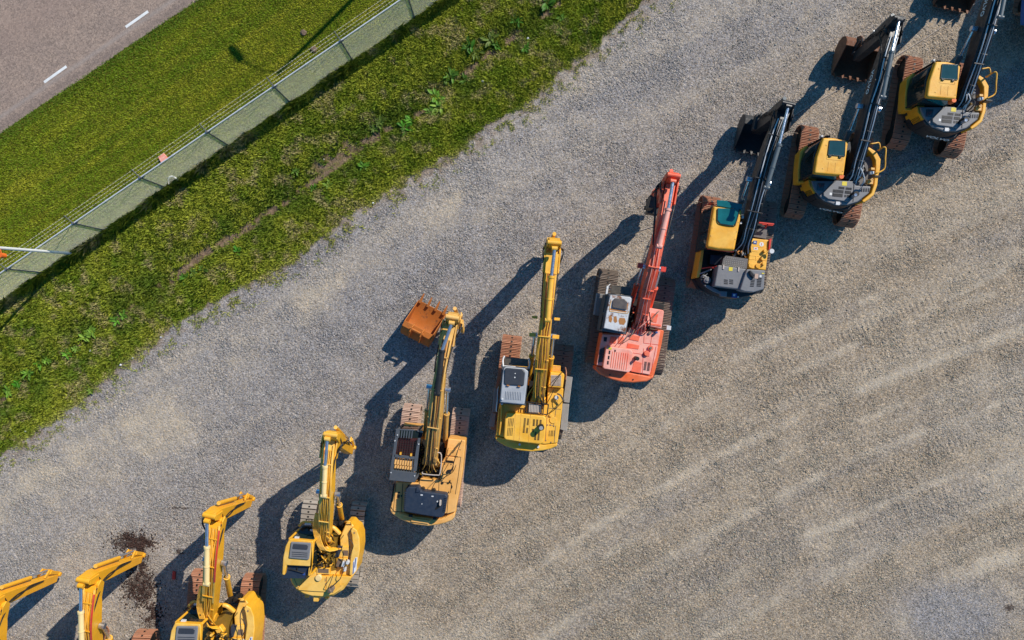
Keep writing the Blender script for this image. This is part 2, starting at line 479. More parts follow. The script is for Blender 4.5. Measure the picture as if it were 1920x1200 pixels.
    # steel lines clamped along the boom top, then loose hoses
    for hI in range(hoses):
        x = (hI-(hoses-1)/2)*.062*1.15
        S = m.p('hose', hosemat if isinstance(hosemat, str) else hosemat[hI % len(hosemat)], bevel=0)
        path = []
        for i in range(0, n-2, 2):
            q = Qs[i]; up = lat.cross((Qs[min(i+1, n-1)]-Qs[max(0, i-1)]).normalized())
            path.append(q+up*.045+lat*(x+random.uniform(-.03, .03)))
        start = Q[0]-hd*.35+lat*(x*1.8); start.z -= .25
        S.tube([start]+path, .021, 6, world=True); S.done()
    S = m.p('hose_clamp', col, bo, bevel=.004)
    for j in (int(n*.28), int(n*.5), int(n*.72)):
        q = Qs[j]; up = lat.cross((Qs[j+1]-Qs[j-1]).normalized())
        S.beam([(q+up*.085-hd*.02, hoses*.075+.06, .04), (q+up*.085+hd*.02, hoses*.075+.06, .04)], lat)
    S.done()
    if side_hoses:
        for s, r in (((-1, .42), (-1, .32), (1, .28)) if side_hoses == 2 else ((-1, .12), (1, .14))):
            S = m.p('hose', 'rubber', bevel=0)
            j = int(n*.62)
            a = Qs[j]+lat*s*.2; e = st+d*.12-hd*.1+lat*s*.2
            j2 = int(n*.82)
            S.tube([a, Qs[j2]+lat*s*(.2+r*.35)-Vector((0, 0, .15)), e+lat*s*r*.55-hd*.35-Vector((0, 0, .3)), e-Vector((0, 0, .15))], .024, 6, world=True)
            S.done()
    # rats' nest of hoses at the foot
    for i in range(7):
        S = m.p('hose', 'rubber' if i % 3 else (hosemat if isinstance(hosemat, str) else hosemat[0]), bevel=0)
        x = random.uniform(-.22, .22); a = Q[0]+hd*random.uniform(.2, .7)+lat*x+Vector((0, 0, .25)); b = Q[0]-hd*random.uniform(.3, .6)+lat*random.uniform(-.3, .3); b.z = 1.5*m.sc
        mid = (a+b)/2+Vector((0, 0, random.uniform(.15, .4)))+lat*random.uniform(-.25, .25)
        S.tube([a, mid, b], .022, 6, world=True); S.done()
    return hd, lat, so, bo, Qs

def lettering(m, text, origin, xdir, ydir, size, mat, parent, name='lettering'):
    cu = bpy.data.curves.new('txt', 'FONT'); cu.body = text; cu.size = size; cu.extrude = .004
    cu.space_character = 1.1; cu.offset = size*.02
    to = bpy.data.objects.new('txt', cu); C.objects.link(to)
    dg = bpy.context.evaluated_depsgraph_get()
    me = bpy.data.meshes.new_from_object(to.evaluated_get(dg))
    bpy.data.objects.remove(to); bpy.data.curves.remove(cu)
    x = xdir.normalized(); y = (ydir-x*ydir.dot(x)).normalized(); z = x.cross(y)
    R = Matrix((x, y, z)).transposed().to_4x4(); R.translation = origin-m.base
    me.transform(R); me.materials.clear(); me.name = name
    return new_mesh_obj(name, me, M[mat], parent)

def clutter(m, pts, z, n, mats, spread):
    """pumps, valves and pipes in an open bay"""
    for mt in mats:
        P = m.p('valve', mt, bevel=.008)
        for i in range(n):
            u = random.uniform(pts[0], pts[2]); v = random.uniform(pts[1], pts[3])
            a = random.uniform(0, 90)
            if random.random() < .5:
                w = random.uniform(8, 30); h = random.uniform(8, 26)
                P.rect(u-w/2, v-h/2, u+w/2, v+h/2, z+random.uniform(.05, spread), z-.1, rot=a)
            else:
                u2, v2 = u+random.uniform(-60, 60), v+random.uniform(-60, 60)
                zz = z+random.uniform(.05, spread)
                P.tube([(u, v, zz), ((u+u2)/2+random.uniform(-20, 20), (v+v2)/2, zz+.12), (min(max(u2, pts[0]), pts[2]), min(max(v2, pts[1]), pts[3]), zz)], random.uniform(.015, .035), 6)
        P.done()


# ------------------------------------------------------------------ machine: short-tail orange yellow excavators
def short_tail(label, move, px_base, body='vyel', tracks=None, text=True, trackmat='rust', stickpts=None):
    m = Machine('excavator', label, 'excavator', 1460, 230, px_base, move=move, tilt=5, group='excavators parked in a diagonal row')
    if tracks is None: tracks = ((1516, 236), (1486, 408), (1617, 250), (1586, 424))
    undercarriage(m, *tracks, width=.70, mat=trackmat, z=.6)
    # turntable and lower deck
    P = m.p('deck', 'vdark'); P.prism([(350, 230, 1.2), (290, 345, 1.2), (240, 490, 1.2), (215, 660, 1.2), (290, 850, 1.2), (400, 925, 1.2), (530, 980, 1.2), (650, 995, 1.2), (770, 980, 1.2), (870, 930, 1.2), (1040, 780, 1.6), (1090, 640, 1.6), (1095, 450, 1.6), (1000, 330, 1.6), (860, 330, 1.6), (800, 220, 1.3)], 1.35, 1.05); P.done()
    # counterweight
    P = m.p('counterweight', 'vdark', bevel=.06)
    P.prism([(395, 805, 2.0), (440, 852, 2.0), (520, 900, 2.0), (640, 942, 2.0), (780, 940, 2.0), (880, 908, 2.0), (945, 872, 2.0), (900, 780, 2.0), (640, 830, 2.0), (450, 760, 2.0)], 2.03, 1.12, scale_bot=1.015)
    cw = P.done()
    if text:
        a = m.P(455, 945, 1.55); b = m.P(640, 985, 1.55)
        d = (m.P(640, 942, 2.0)-m.P(440, 852, 2.0)); d.z = 0
        d2 = (m.P(700, 943, 2.0)-m.P(560, 915, 2.0)); d2.z = 0; d2.normalize()
        nrm = Vector((d2.y, -d2.x, 0))
        o = m.P(545, 912, 2.0); o.z = 1.5; o += nrm*.13-d2*.1
        lettering(m, 'VOLVO', o, d2, Vector((0, 0, 1)), .26, 'white', cw)
    # hood
    P = m.p('engine_hood', 'vgrey', bevel=.04)
    P.prism([(368, 650), (402, 745), (448, 818), (510, 876), (640, 925), (780, 925), (890, 890), (1020, 790), (1040, 715), (870, 705), (850, 655), (640, 650)], 2.08, 1.3); hood = P.done()
    P = m.p('hood_panel', 'vgrey', hood, bevel=.02)
    P.prism([(505, 790), (507, 822), (560, 858), (785, 888), (838, 660), (650, 650), (600, 690)], 2.15, 2.05); P.done()
    P = m.p('vent', 'black', hood, bevel=0)
    for r in ((675, 720, 740, 748), (755, 730, 822, 756), (610, 755, 730, 790), (745, 767, 815, 800), (605, 797, 720, 835), (740, 812, 757, 838), (765, 814, 825, 842)): P.rect(*r, 2.156, 2.14)
    for i in range(4): P.prism([(930+i*26, 738), (942+i*26, 738), (940+i*26, 778), (926+i*26, 776)], 2.09, 2.06)
    P.done()
    P = m.p('warning_label', 'yellowlabel', hood, bevel=0); P.rect(714, 662, 768, 708, 2.156, 2.1); P.done()
    P = m.p('warning_label', 'white', hood, bevel=0); P.rect(573, 788, 600, 814, 2.157, 2.1); P.done()
    P = m.p('latch', 'galv', hood, bevel=.004); P.rect(645, 888, 690, 925, 2.13, 2.05); P.rect(1035, 545, 1075, 575, 2.2, 2.05); P.done()
    P = m.p('exhaust_pipe', 'bay', hood, bevel=0); P.cyl(878, 800, .10, 2.42, 2.0); P.done()
    P = m.p('exhaust_tip', 'chrome', hood, bevel=0); P.cyl(868, 812, .055, 2.44, 2.1); P.done()
    P = m.p('window_reflection', 'gteal2', hood, bevel=0); P.prism([(440, 680), (518, 682), (505, 765), (430, 760)], 2.095, 2.05); P.done()  # teal patch on the hood, a window reflection painted in as colour
    P = m.p('seam', 'black', hood, bevel=0)
    for q in (((425, 830), (500, 793)), ((850, 660), (838, 890)), ((350, 650), (360, 730))):
        (a, b), (c, d) = q; P.tube([(a, b, 2.09), (c, d, 2.09)], .009, 4)
    P.done()
    # rear-left door with louvres (its outside face is what shows)
    P = m.p('side_door', body, bevel=.03)
    P.prism([(328, 640, 1.97), (345, 712, 1.97), (402, 800, 1.97), (460, 790, 1.97), (420, 640, 1.97)], 2.0, 1.15, scale_bot=1.0); sd = P.done()
    P = m.p('vent', 'bay', sd, bevel=0)
    A, B_, Cc = m.P(328, 640, 1.97), m.P(345, 712, 1.97), m.P(402, 800, 1.97)
    for (p, q) in ((B_, Cc),):
        d = (q-p).normalized(); nr = Vector((d.y, -d.x, 0))
        nr = nr if nr.dot(Vector((-1, -1, 0))) > 0 else -nr
        for cidx in range(2):
            for r in range(9):
                c = p+d*(.14+.27*cidx); c = Vector((c.x, c.y, 1.28+r*.072))
                for sgn in (0,):
                    vs = [c, c+d*.19, c+d*.19+Vector((0, 0, .016)), c+Vector((0, 0, .016))]
                    P._poly([v+nr*.012 for v in vs], [v-nr*.01 for v in vs])
    P.done()
    # cab: sill, glass, pillars, roof, all vertical under the roof edge
    roof = [(503, 168), (640, 172), (788, 208), (735, 598), (560, 585), (400, 568), (428, 380)]
    P = m.p('cab_sill', body, bevel=.03)
    P.prism([(470, 160, 2.85), (400, 240, 2.85), (385, 350, 2.85), (375, 480, 2.85), (375, 600, 2.85), (735, 620, 2.85), (785, 215, 2.85)], 1.62, 1.12); P.done()
    cab = m.p('cab', 'gdark', bevel=.05)
    cab.prism([(498, 175, 2.8), (425, 250, 2.8), (395, 370, 2.8), (388, 480, 2.8), (392, 575, 2.8), (735, 600, 2.8), (785, 212, 2.8)], 2.78, 1.6, scale_bot=1.03); cab = cab.done()
    P = m.p('pillar', 'black', cab, bevel=.008)
    for (u, v) in ((500, 168), (394, 572), (733, 600), (786, 210), (412, 400)): 
        a = m.P(u, v, 2.8); a.z = 2.8; b = Vector((a.x-.03 if u < 600 else a.x, a.y, 1.6)); P.rod(a, b, .035, 8)
    P.done()
    P = m.p('seat', 'hatch', cab, bevel=.03); P.rect(500, 380, 640, 520, 1.9, 1.65); P.done()
    P = m.p('cab_roof', body, bevel=.07); P.prism(roof, 2.97, 2.76, scale_bot=1.02); rf = P.done()
    P = m.p('hatch', 'gteal2', rf, bevel=.015); P.prism([(572, 203), (748, 208), (742, 378), (553, 362)], 2.995, 2.9); ht = P.done()
    P = m.p('hatch_frame', 'black', rf, bevel=.005)
    for a, b in (((572, 203), (748, 208)), ((748, 208), (742, 378)), ((742, 378), (553, 362)), ((553, 362), (572, 203))): P.tube([(*a, 2.985), (*b, 2.985)], .018, 6)
    P.rect(566, 366, 596, 384, 3.01, 2.9); P.rect(680, 374, 708, 396, 3.01, 2.9); P.done()
    P = m.p('roof_seam', 'boomtan', rf, bevel=0)
    for a, b in (((540, 372), (537, 410)), ((537, 410), (712, 430)), ((712, 430), (716, 396)), ((560, 440), (552, 545)), ((640, 450), (632, 555))): P.tube([(*a, 2.972), (*b, 2.972)], .006, 4)
    P.cyl(498, 515, .018, 2.985, 2.9, 8); P.cyl(724, 545, .018, 2.985, 2.9, 8); P.cyl(540, 250, .018, 2.985, 2.9, 8); P.done()
    P = m.p('beacon', 'orange', rf, bevel=.01); P.cyl(708, 605, .09, 2.95, 2.7, 14); P.done()
    P = m.p('rear_window', 'gteal', cab, bevel=0); P.prism([(410, 592, 2.6), (690, 615, 2.6), (692, 606, 2.6), (412, 584, 2.6)], 2.7, 2.15); P.done()
    P = m.p('work_lamp', 'galv', rf, bevel=.008); P.rect(478, 560, 515, 585, 2.9, 2.8); P.rect(480, 140, 500, 160, 2.85, 2.7); P.done()
    P = m.p('mirror', 'black', cab, bevel=.01); P.prism([(520, 150, 2.4), (570, 150, 2.4), (570, 165, 2.4), (520, 165, 2.4)], 2.5, 2.2); P.done()
    # right-hand deck
    P = m.p('tank_deck', 'tread', bevel=.02); P.prism([(872, 650), (885, 500), (960, 400), (1050, 365), (1092, 470), (1085, 600), (1050, 720), (1035, 720), (870, 708)], 1.72, 1.2); P.done()
    P = m.p('side_frame', body, bevel=.05)
    Lr = [(1000, 285), (1075, 345), (1115, 420), (1112, 520), (1098, 600), (1088, 700), (1055, 800), (1000, 850), (940, 893)]
    wv = [.10, .17, .19, .16, .13, .13, .12, .12, .09]
    pts = [m.P(u, v, 1.9) for u, v in Lr]
    Lp, Rp = [], []
    for i, p in enumerate(pts):
        t = (pts[min(i+1, 8)]-pts[max(0, i-1)]); t.z = 0; t.normalize(); nr = Vector((t.y, -t.x, 0))
        Lp.append(p+nr*wv[i]*.6); Rp.append(p-nr*wv[i]*.6)
    ring = Lp+Rp[::-1]
    P._poly([Vector((v.x, v.y, 1.93)) for v in ring], [Vector((v.x, v.y, 1.15)) for v in ring])
    P.done()
    P = m.p('handrail', body, bevel=0)
    P.tube([(1030, 242, 2.0), (1030, 240, 2.45), (1080, 232, 2.5), (1130, 228, 2.45), (1140, 290, 2.4), (1115, 310, 1.9)], .024)
    P.tube([(1130, 310, 1.9), (1170, 280, 2.5), (1205, 288, 2.55), (1200, 400, 2.55), (1188, 520, 2.5), (1090, 575, 2.45), (1085, 600, 1.9)], .026); P.done()
    P = m.p('step', 'boomtan', bevel=.01); P.rect(1000, 640, 1065, 690, 1.99, 1.85); P.cyl(1050, 640, .06, 2.08, 1.9, 12); P.rect(1040, 505, 1082, 530, 2.0, 1.8); P.done()
    P = m.p('mirror', 'black', bevel=.01); P.tube([(1075, 590, 2.0), (1110, 600, 2.6), (1150, 600, 2.7)], .014); P.rect(1080, 592, 1150, 608, 2.75, 2.5); P.done()
    P = m.p('hydraulic_bay', 'bay', bevel=0); P.prism([(800, 640), (870, 640), (880, 520), (940, 400), (900, 330), (800, 300)], 1.7, 1.2); P.done()
    clutter(m, (830, 420, 960, 620), 1.72, 7, ('bay', 'baygold', 'pale'), .25)
    for i in range(5):
        P = m.p('hose', 'rubber', bevel=0)
        P.tube([(1010-i*14, 260+i*10, 2.6), (960-i*10, 380, 2.2+i*.04), (900-i*8, 520, 2.0), (860, 640-i*12, 1.9)], .026); P.done()
    sp = stickpts or dict(pts=[(1602, 330, 2.2), (1622, 262, 3.1), (1640, 195, 3.75), (1664, 110, 3.8), (1683, 42, 3.6)],
                          stick_top=(1686, 30, 3.9), stick_end=(1607, 100, .95))
    hd, lat, so, bo, Qs = boom_set(m, sp['pts'], sp['stick_top'], sp['stick_end'], 'vdark', rod=(1686, 38, 3.98), barrel=((1655, 182, 4.05), (1672, 97, 4.08)),
             hoses=4, hosemat=('galv', 'rubber', 'vgrey'), wid=(.42, .42, .38, .34), dep=(.42, .66, .66, .42), stickw=.34, cylr=.075)  # galv and grey hose colours paint in light reflecting off the boom lines
    P = m.p('maker_badge', 'yellowlabel', so, bevel=0)
    c = BWm(m, 1678, 42, 3.45)-lat*.20
    P._poly([c+Vector((0, 0, .12))-hd*.0, c+hd*.0+Vector((0, 0, -.12))-hd*.18, c-hd*.30+Vector((0, 0, -.12)), c-hd*.12+Vector((0, 0, .12))], [c+lat*.02+Vector((0, 0, .12)), c+lat*.02+Vector((0, 0, -.12))-hd*.18, c+lat*.02-hd*.30+Vector((0, 0, -.12)), c+lat*.02-hd*.12+Vector((0, 0, .12))]); P.done()
    if text:
        j = int(len(Qs)*.48)
        a = Qs[j]; t = (Qs[j+2]-Qs[j-1]).normalized(); up = lat.cross(t)
        lettering(m, 'VOLVO', a-lat*.245-up*.58, -t, -up*-1, .34, 'white', bo) if False else lettering(m, 'VOLVO', a-lat*.225-up*.42+t*1.2, -t, up, .24, 'white', bo)
    gb = BWm(m, 1592, 122, 0); gb.z = .02
    bucket(m, so, gb, hd*1.0+lat*0.05, 1.4, 'bktrust', sz=1.1)
    return m

def BWm(m, *p): return W(*p)+m.bmove

A = short_tail('orange and charcoal excavator with dark hood whose open brown bucket shows in full', (0, 0), (1555, 320))
Bm = short_tail('orange and charcoal excavator nearest the top right corner, boom leaving the top edge', (4.13, 2.80), (1555, 320))
Cm = short_tail('blue crawler machine in the top right corner, only its track end showing', (8.95, 6.3), (1555, 320), body='blue', text=False, trackmat='rust', tracks=((1540, 165), (1514, 320), (1645, 180), (1616, 330)))

# ------------------------------------------------------------------ excavator with red rails and teal visor
def red_rail():
    m = Machine('excavator', 'orange yellow excavator with bright teal visor glass, red guard bars and black bucket', 'excavator', 1280, 370, (1370, 460), tilt=5, group='excavators parked in a diagonal row')
    undercarriage(m, (1333, 368), (1307, 541), (1437, 376), (1411, 548), width=.74, mat='rust', matr='rustdk')
    P = m.p('deck', 'vdark'); P.prism([(215, 350, 1.2), (190, 500, 1.2), (110, 920, 1.2), (170, 1030, 1.2), (330, 1100, 1.2), (600, 1140, 1.2), (860, 1080, 1.2), (900, 900, 1.2), (920, 330, 1.2), (700, 200, 1.2), (240, 140, 1.2)], 1.3, 1.02); P.done()
    P = m.p('counterweight', 'vdark', bevel=.06)
    P.prism([(185, 900), (205, 960), (260, 1020), (345, 1078), (480, 1122), (620, 1138), (780, 1105), (895, 1050), (915, 960), (640, 1000), (300, 900)], 1.95, 1.1); cw = P.done()
    P = m.p('weight_top', 'vgrey', cw, bevel=.02); P.prism([(240, 985), (290, 985), (430, 1060), (420, 1088), (345, 1060), (270, 1015)], 2.02, 1.93); P.rect(420, 1055, 500, 1115, 2.03, 1.93); P.done()
    P = m.p('warning_label', 'bluelabel', cw, bevel=0); P.rect(555, 1080, 610, 1130, 1.975, 1.93); P.done()
    P = m.p('warning_label', 'white', cw, bevel=0); P.rect(568, 1088, 592, 1112, 1.98, 1.93); P.cyl(625, 1120, .03, 2.0, 1.9, 8); P.done()
    # left side skin
    P = m.p('side_panel', 'vyel', bevel=.03)
    P.prism([(240, 370, 1.9), (238, 600, 1.9), (215, 780, 1.9), (188, 900, 1.9), (150, 905, 1.9), (190, 700, 1.9), (225, 480, 1.9)], 1.92, 1.15); P.done()
    P = m.p('seam', 'black', bevel=0); P.tube([(150, 615, 1.5), (240, 600, 1.93)], .01, 4); P.tube([(190, 440, 1.5), (240, 425, 1.93)], .01, 4); P.done()
    P = m.p('engine_bay', 'bay', bevel=0); P.prism([(240, 600), (640, 620), (730, 690), (640, 1040), (320, 1000), (200, 900)], 1.5, 1.2); P.done()
    P = m.p('battery_box', 'navy', bevel=.02); P.rect(310, 650, 440, 760, 1.75, 1.4); P.done()
    P = m.p('air_cleaner', 'vgrey', bevel=.02); P.cyl(280, 930, .13, 2.08, 1.5, 22); P.cyl(280, 930, .06, 2.12, 1.5, 16); P.done()
    P = m.p('pipe', 'pale', bevel=0)
    P.tube([(190, 860, 1.9), (250, 840, 1.95), (320, 810, 1.9)], .03); P.tube([(195, 920, 1.8), (230, 880, 2.0), (270, 900, 2.0)], .035); P.tube([(200, 930, 1.9), (280, 860, 1.9)], .025); P.done()
    P = m.p('prop_rod', 'redbar', bevel=0); P.tube([(210, 800, 2.0), (385, 775, 2.15)], .022); P.tube([(300, 790, 1.9), (390, 800, 2.0)], .02); P.done()
    P = m.p('chequer_deck', 'tread', bevel=.01); P.prism([(485, 655), (735, 692), (722, 805), (440, 765), (455, 690)], 2.1, 1.6); ck = P.done()
    P = m.p('grip_stud', 'pale', ck, bevel=0)
    for i in range(11):
        for j in range(5):
            P.cyl(480+i*22+j*-4, 675+j*21+i*3.4, .016, 2.112, 2.09, 5)
    P.done()
    P = m.p('engine_hood', 'vgrey', bevel=.05)
    P.prism([(398, 760), (430, 762), (722, 806), (705, 830), (690, 1040), (520, 1022), (355, 1000)], 2.35, 1.7); h1 = P.done()
    P = m.p('hood_panel', 'vgrey', h1, bevel=.04); P.prism([(722, 808), (800, 812), (930, 822), (915, 1035), (800, 1068), (700, 1060), (645, 1040), (690, 900)], 2.48, 1.7); P.done()
    P = m.p('hood_shoulder', 'black', h1, bevel=.04); P.prism([(770, 815), (815, 870), (800, 920), (755, 870), (745, 830)], 2.58, 2.4); P.done()
    P = m.p('vent', 'black', h1, bevel=0)
    for i in range(3):
        for u in (465, 525): P.rect(u+i*0, 925+i*20, u+44, 936+i*20, 2.357, 2.3)
    for i in range(6): P.rect(838-i*1, 905+i*17.5, 890-i*2, 916+i*17.5, 2.487, 2.4); 
    for i in range(5): P.rect(770-i*3, 925+i*17.5, 812-i*3, 935+i*17.5, 2.487, 2.4)
    P.done()
    P = m.p('warning_label', 'yellowlabel', h1, bevel=0); P.rect(520, 785, 562, 828, 2.36, 2.3); P.rect(890, 850, 918, 862, 2.49, 2.4); P.done()
    P = m.p('hinge', 'palemesh', h1, bevel=.004); P.rect(452, 760, 468, 808, 2.38, 2.3); P.rect(622, 785, 638, 835, 2.38, 2.3); P.done()
    P = m.p('warning_label', 'white', h1, bevel=0); P.rect(865, 875, 888, 900, 2.49, 2.4); P.done()
    P = m.p('exhaust_pipe', 'rustpale', h1, bevel=0); P.rect(812, 860, 850, 915, 2.495, 2.4); P.done()
    # tank / tool box
    P = m.p('tool_box', 'vyel', bevel=.04); P.prism([(772, 458), (978, 480), (966, 600), (936, 822), (728, 797), (748, 640)], 2.02, 1.1); tb = P.done()
    P = m.p('filler', 'vyel', tb, bevel=.008)
    for a in ((790, 560, 960, 566), (755, 655, 860, 661), (750, 700, 950, 706), (785, 600, 845, 612), (820, 660, 832, 710)): P.rect(*a, 2.03, 2.0)
    P.cyl(770, 765, .09, 2.08, 2.0); P.cyl(850, 770, .09, 2.07, 2.0); P.cyl(915, 745, .06, 2.12, 2.0); P.cyl(905, 690, .07, 2.15, 2.0); P.cyl(930, 600, .06, 2.16, 2.0); P.done()
    P = m.p('warning_label', 'bluelabel', tb, bevel=0); P.rect(795, 488, 835, 528, 2.026, 2.0); P.done()
    P = m.p('warning_label', 'white', tb, bevel=0); P.cyl(888, 528, .085, 2.026, 2.0); P.rect(800, 562, 845, 590, 2.028, 2.0); P.rect(805, 498, 822, 512, 2.03, 2.0); P.done()
    P = m.p('label_mark', 'redbar', tb, bevel=0); P.rect(884, 516, 890, 540, 2.03, 2.0); P.rect(812, 570, 834, 580, 2.033, 2.0); P.done()
    P = m.p('guard_bar', 'redbar', bevel=.01); P.rect(860, 284, 1030, 300, 1.75, 1.65, rot=6); P.rect(855, 300, 1020, 312, 1.5, 1.4, rot=6); P.tube([(925, 345, 1.4), (955, 310, 1.7)], .03); P.prism([(975, 480), (1003, 458), (985, 580), (970, 595)], 2.1, 1.7); P.done()
    P = m.p('step_plate', 'tread', bevel=.01); P.prism([(850, 322), (955, 342), (940, 468), (782, 440)], 1.35, 1.2); P.done()
    P = m.p('mirror', 'galv', bevel=.01); P.tube([(970, 600, 2.0), (1005, 605, 2.3)], .012); P.cyl(1005, 605, .09, 2.35, 2.2, 14); P.done()
    # cab
    P = m.p('cab_sill', 'vdark', bevel=.02); P.prism([(345, 110, 2.9), (660, 145, 2.9), (582, 598, 2.9), (280, 562, 2.9)], 1.65, 1.15); P.done()
    P = m.p('cab', 'gdark', bevel=.04); P.prism([(348, 112, 2.85), (655, 145, 2.85), (582, 590, 2.85), (282, 558, 2.85)], 2.75, 1.6, scale_bot=1.04); cab = P.done()
    P = m.p('pillar', 'black', cab, bevel=0)
    for u, v in ((348, 108), (282, 560), (310, 360), (655, 142), (580, 590)):
        a = m.P(u, v, 2.85); P.rod(Vector((a.x, a.y, 2.78)), Vector((a.x-.02, a.y, 1.6)), .04, 8)
    P.done()
    P = m.p('cab_roof', 'vyel', bevel=.08); P.prism([(348, 98), (400, 92), (640, 125), (672, 150), (585, 598), (400, 585), (273, 560)], 2.97, 2.72, scale_bot=1.02); rf = P.done()
    P = m.p('roof_hatch', 'gteal', rf, bevel=.02); P.prism([(395, 120), (392, 200), (392, 258), (425, 298), (568, 320), (596, 290), (640, 130)], 3.0, 2.9); P.done()
    P = m.p('rain_visor', 'gteal', rf, bevel=.015); P.prism([(385, 28), (520, 40), (672, 78), (668, 140), (520, 118), (385, 95)], 3.0, 2.97); P.done()
    P = m.p('hatch_seal', 'black', rf, bevel=0)
    q = [(393, 130), (392, 200), (392, 262), (428, 300), (568, 322), (598, 290), (642, 132)]
    P.tube([(*a, 3.0) for a in q], .017, 6); P.done()
    P = m.p('roof_grip', 'boomtan', rf, bevel=0); pass
    for u, v in ((355, 240), (338, 340), (322, 430), (630, 280), (612, 385), (595, 470)): P.cyl(u, v, .016, 2.985, 2.9, 8)
    P.done()
    P = m.p('guard_bar', 'redbar', cab, bevel=.008); P.rect(285, 585, 575, 598, 2.75, 2.6, rot=7); P.done()
    P = m.p('work_lamp', 'white', cab, bevel=.008); P.rect(335, 562, 375, 585, 2.8, 2.7); P.rect(665, 205, 690, 235, 2.8, 2.65); P.rect(645, 275, 668, 298, 2.8, 2.65); P.done()
    P = m.p('handrail', 'redbar', bevel=0); P.tube([(255, 90, 1.5), (300, 75, 2.2), (350, 85, 2.2)], .018); P.tube([(270, 60, 1.5), (350, 60, 1.6)], .018); P.done()
    P = m.p('hydraulic_bay', 'bay', bevel=0); P.prism([(600, 600), (740, 650), (790, 440), (900, 300), (700, 200)], 1.55, 1.15); P.done()
    clutter(m, (560, 560, 720, 660), 1.75, 8, ('bay', 'pale', 'rusthose'), .3)
    clutter(m, (660, 340, 800, 640), 1.6, 12, ('bay', 'rubber', 'pale'), .35)
    hd, lat, so, bo, Qs = boom_set(m, [(1398, 455, 2.2), (1415, 395, 3.1), (1430, 335, 3.7), (1454, 255, 3.75), (1474, 205, 3.6)], (1479, 190, 3.9), (1420, 236, .95), 'black',
             rod=(1478, 200, 4.0), barrel=((1437, 352, 4.0), (1461, 271, 4.08)), hoses=7, hosemat=('rubber', 'galv', 'rubber', 'vgrey'), wid=(.42, .44, .40, .36), dep=(.42, .66, .66, .42), stickw=.40, cylr=.08)  # paler hoses carry painted-in reflections along the black boom
    P = m.p('maker_badge', 'yellowlabel', so, bevel=0)
    c = W(1473, 206, 3.45)-lat*.24
    P._poly([c+Vector((0, 0, .12)), c+Vector((0, 0, -.12))-hd*.15, c-hd*.28+Vector((0, 0, -.12)), c-hd*.12+Vector((0, 0, .12))], [c+lat*.02+Vector((0, 0, .12)), c+lat*.02+Vector((0, 0, -.12))-hd*.15, c+lat*.02-hd*.28+Vector((0, 0, -.12)), c+lat*.02-hd*.12+Vector((0, 0, .12))]); P.done()
    P = m.p('quick_coupler', 'bktblack', so, bevel=.01); e = W(1420, 236, 1.1)
    P.beam([(e+hd*.35, .42, .3), (e-hd*.25, .42, .3)], lat); P.done()
    gb = W(1409, 262, 0); gb.z = .02
    bucket(m, so, gb, hd, 1.35, 'bktblack', sz=1.05)
    return m
red_rail()

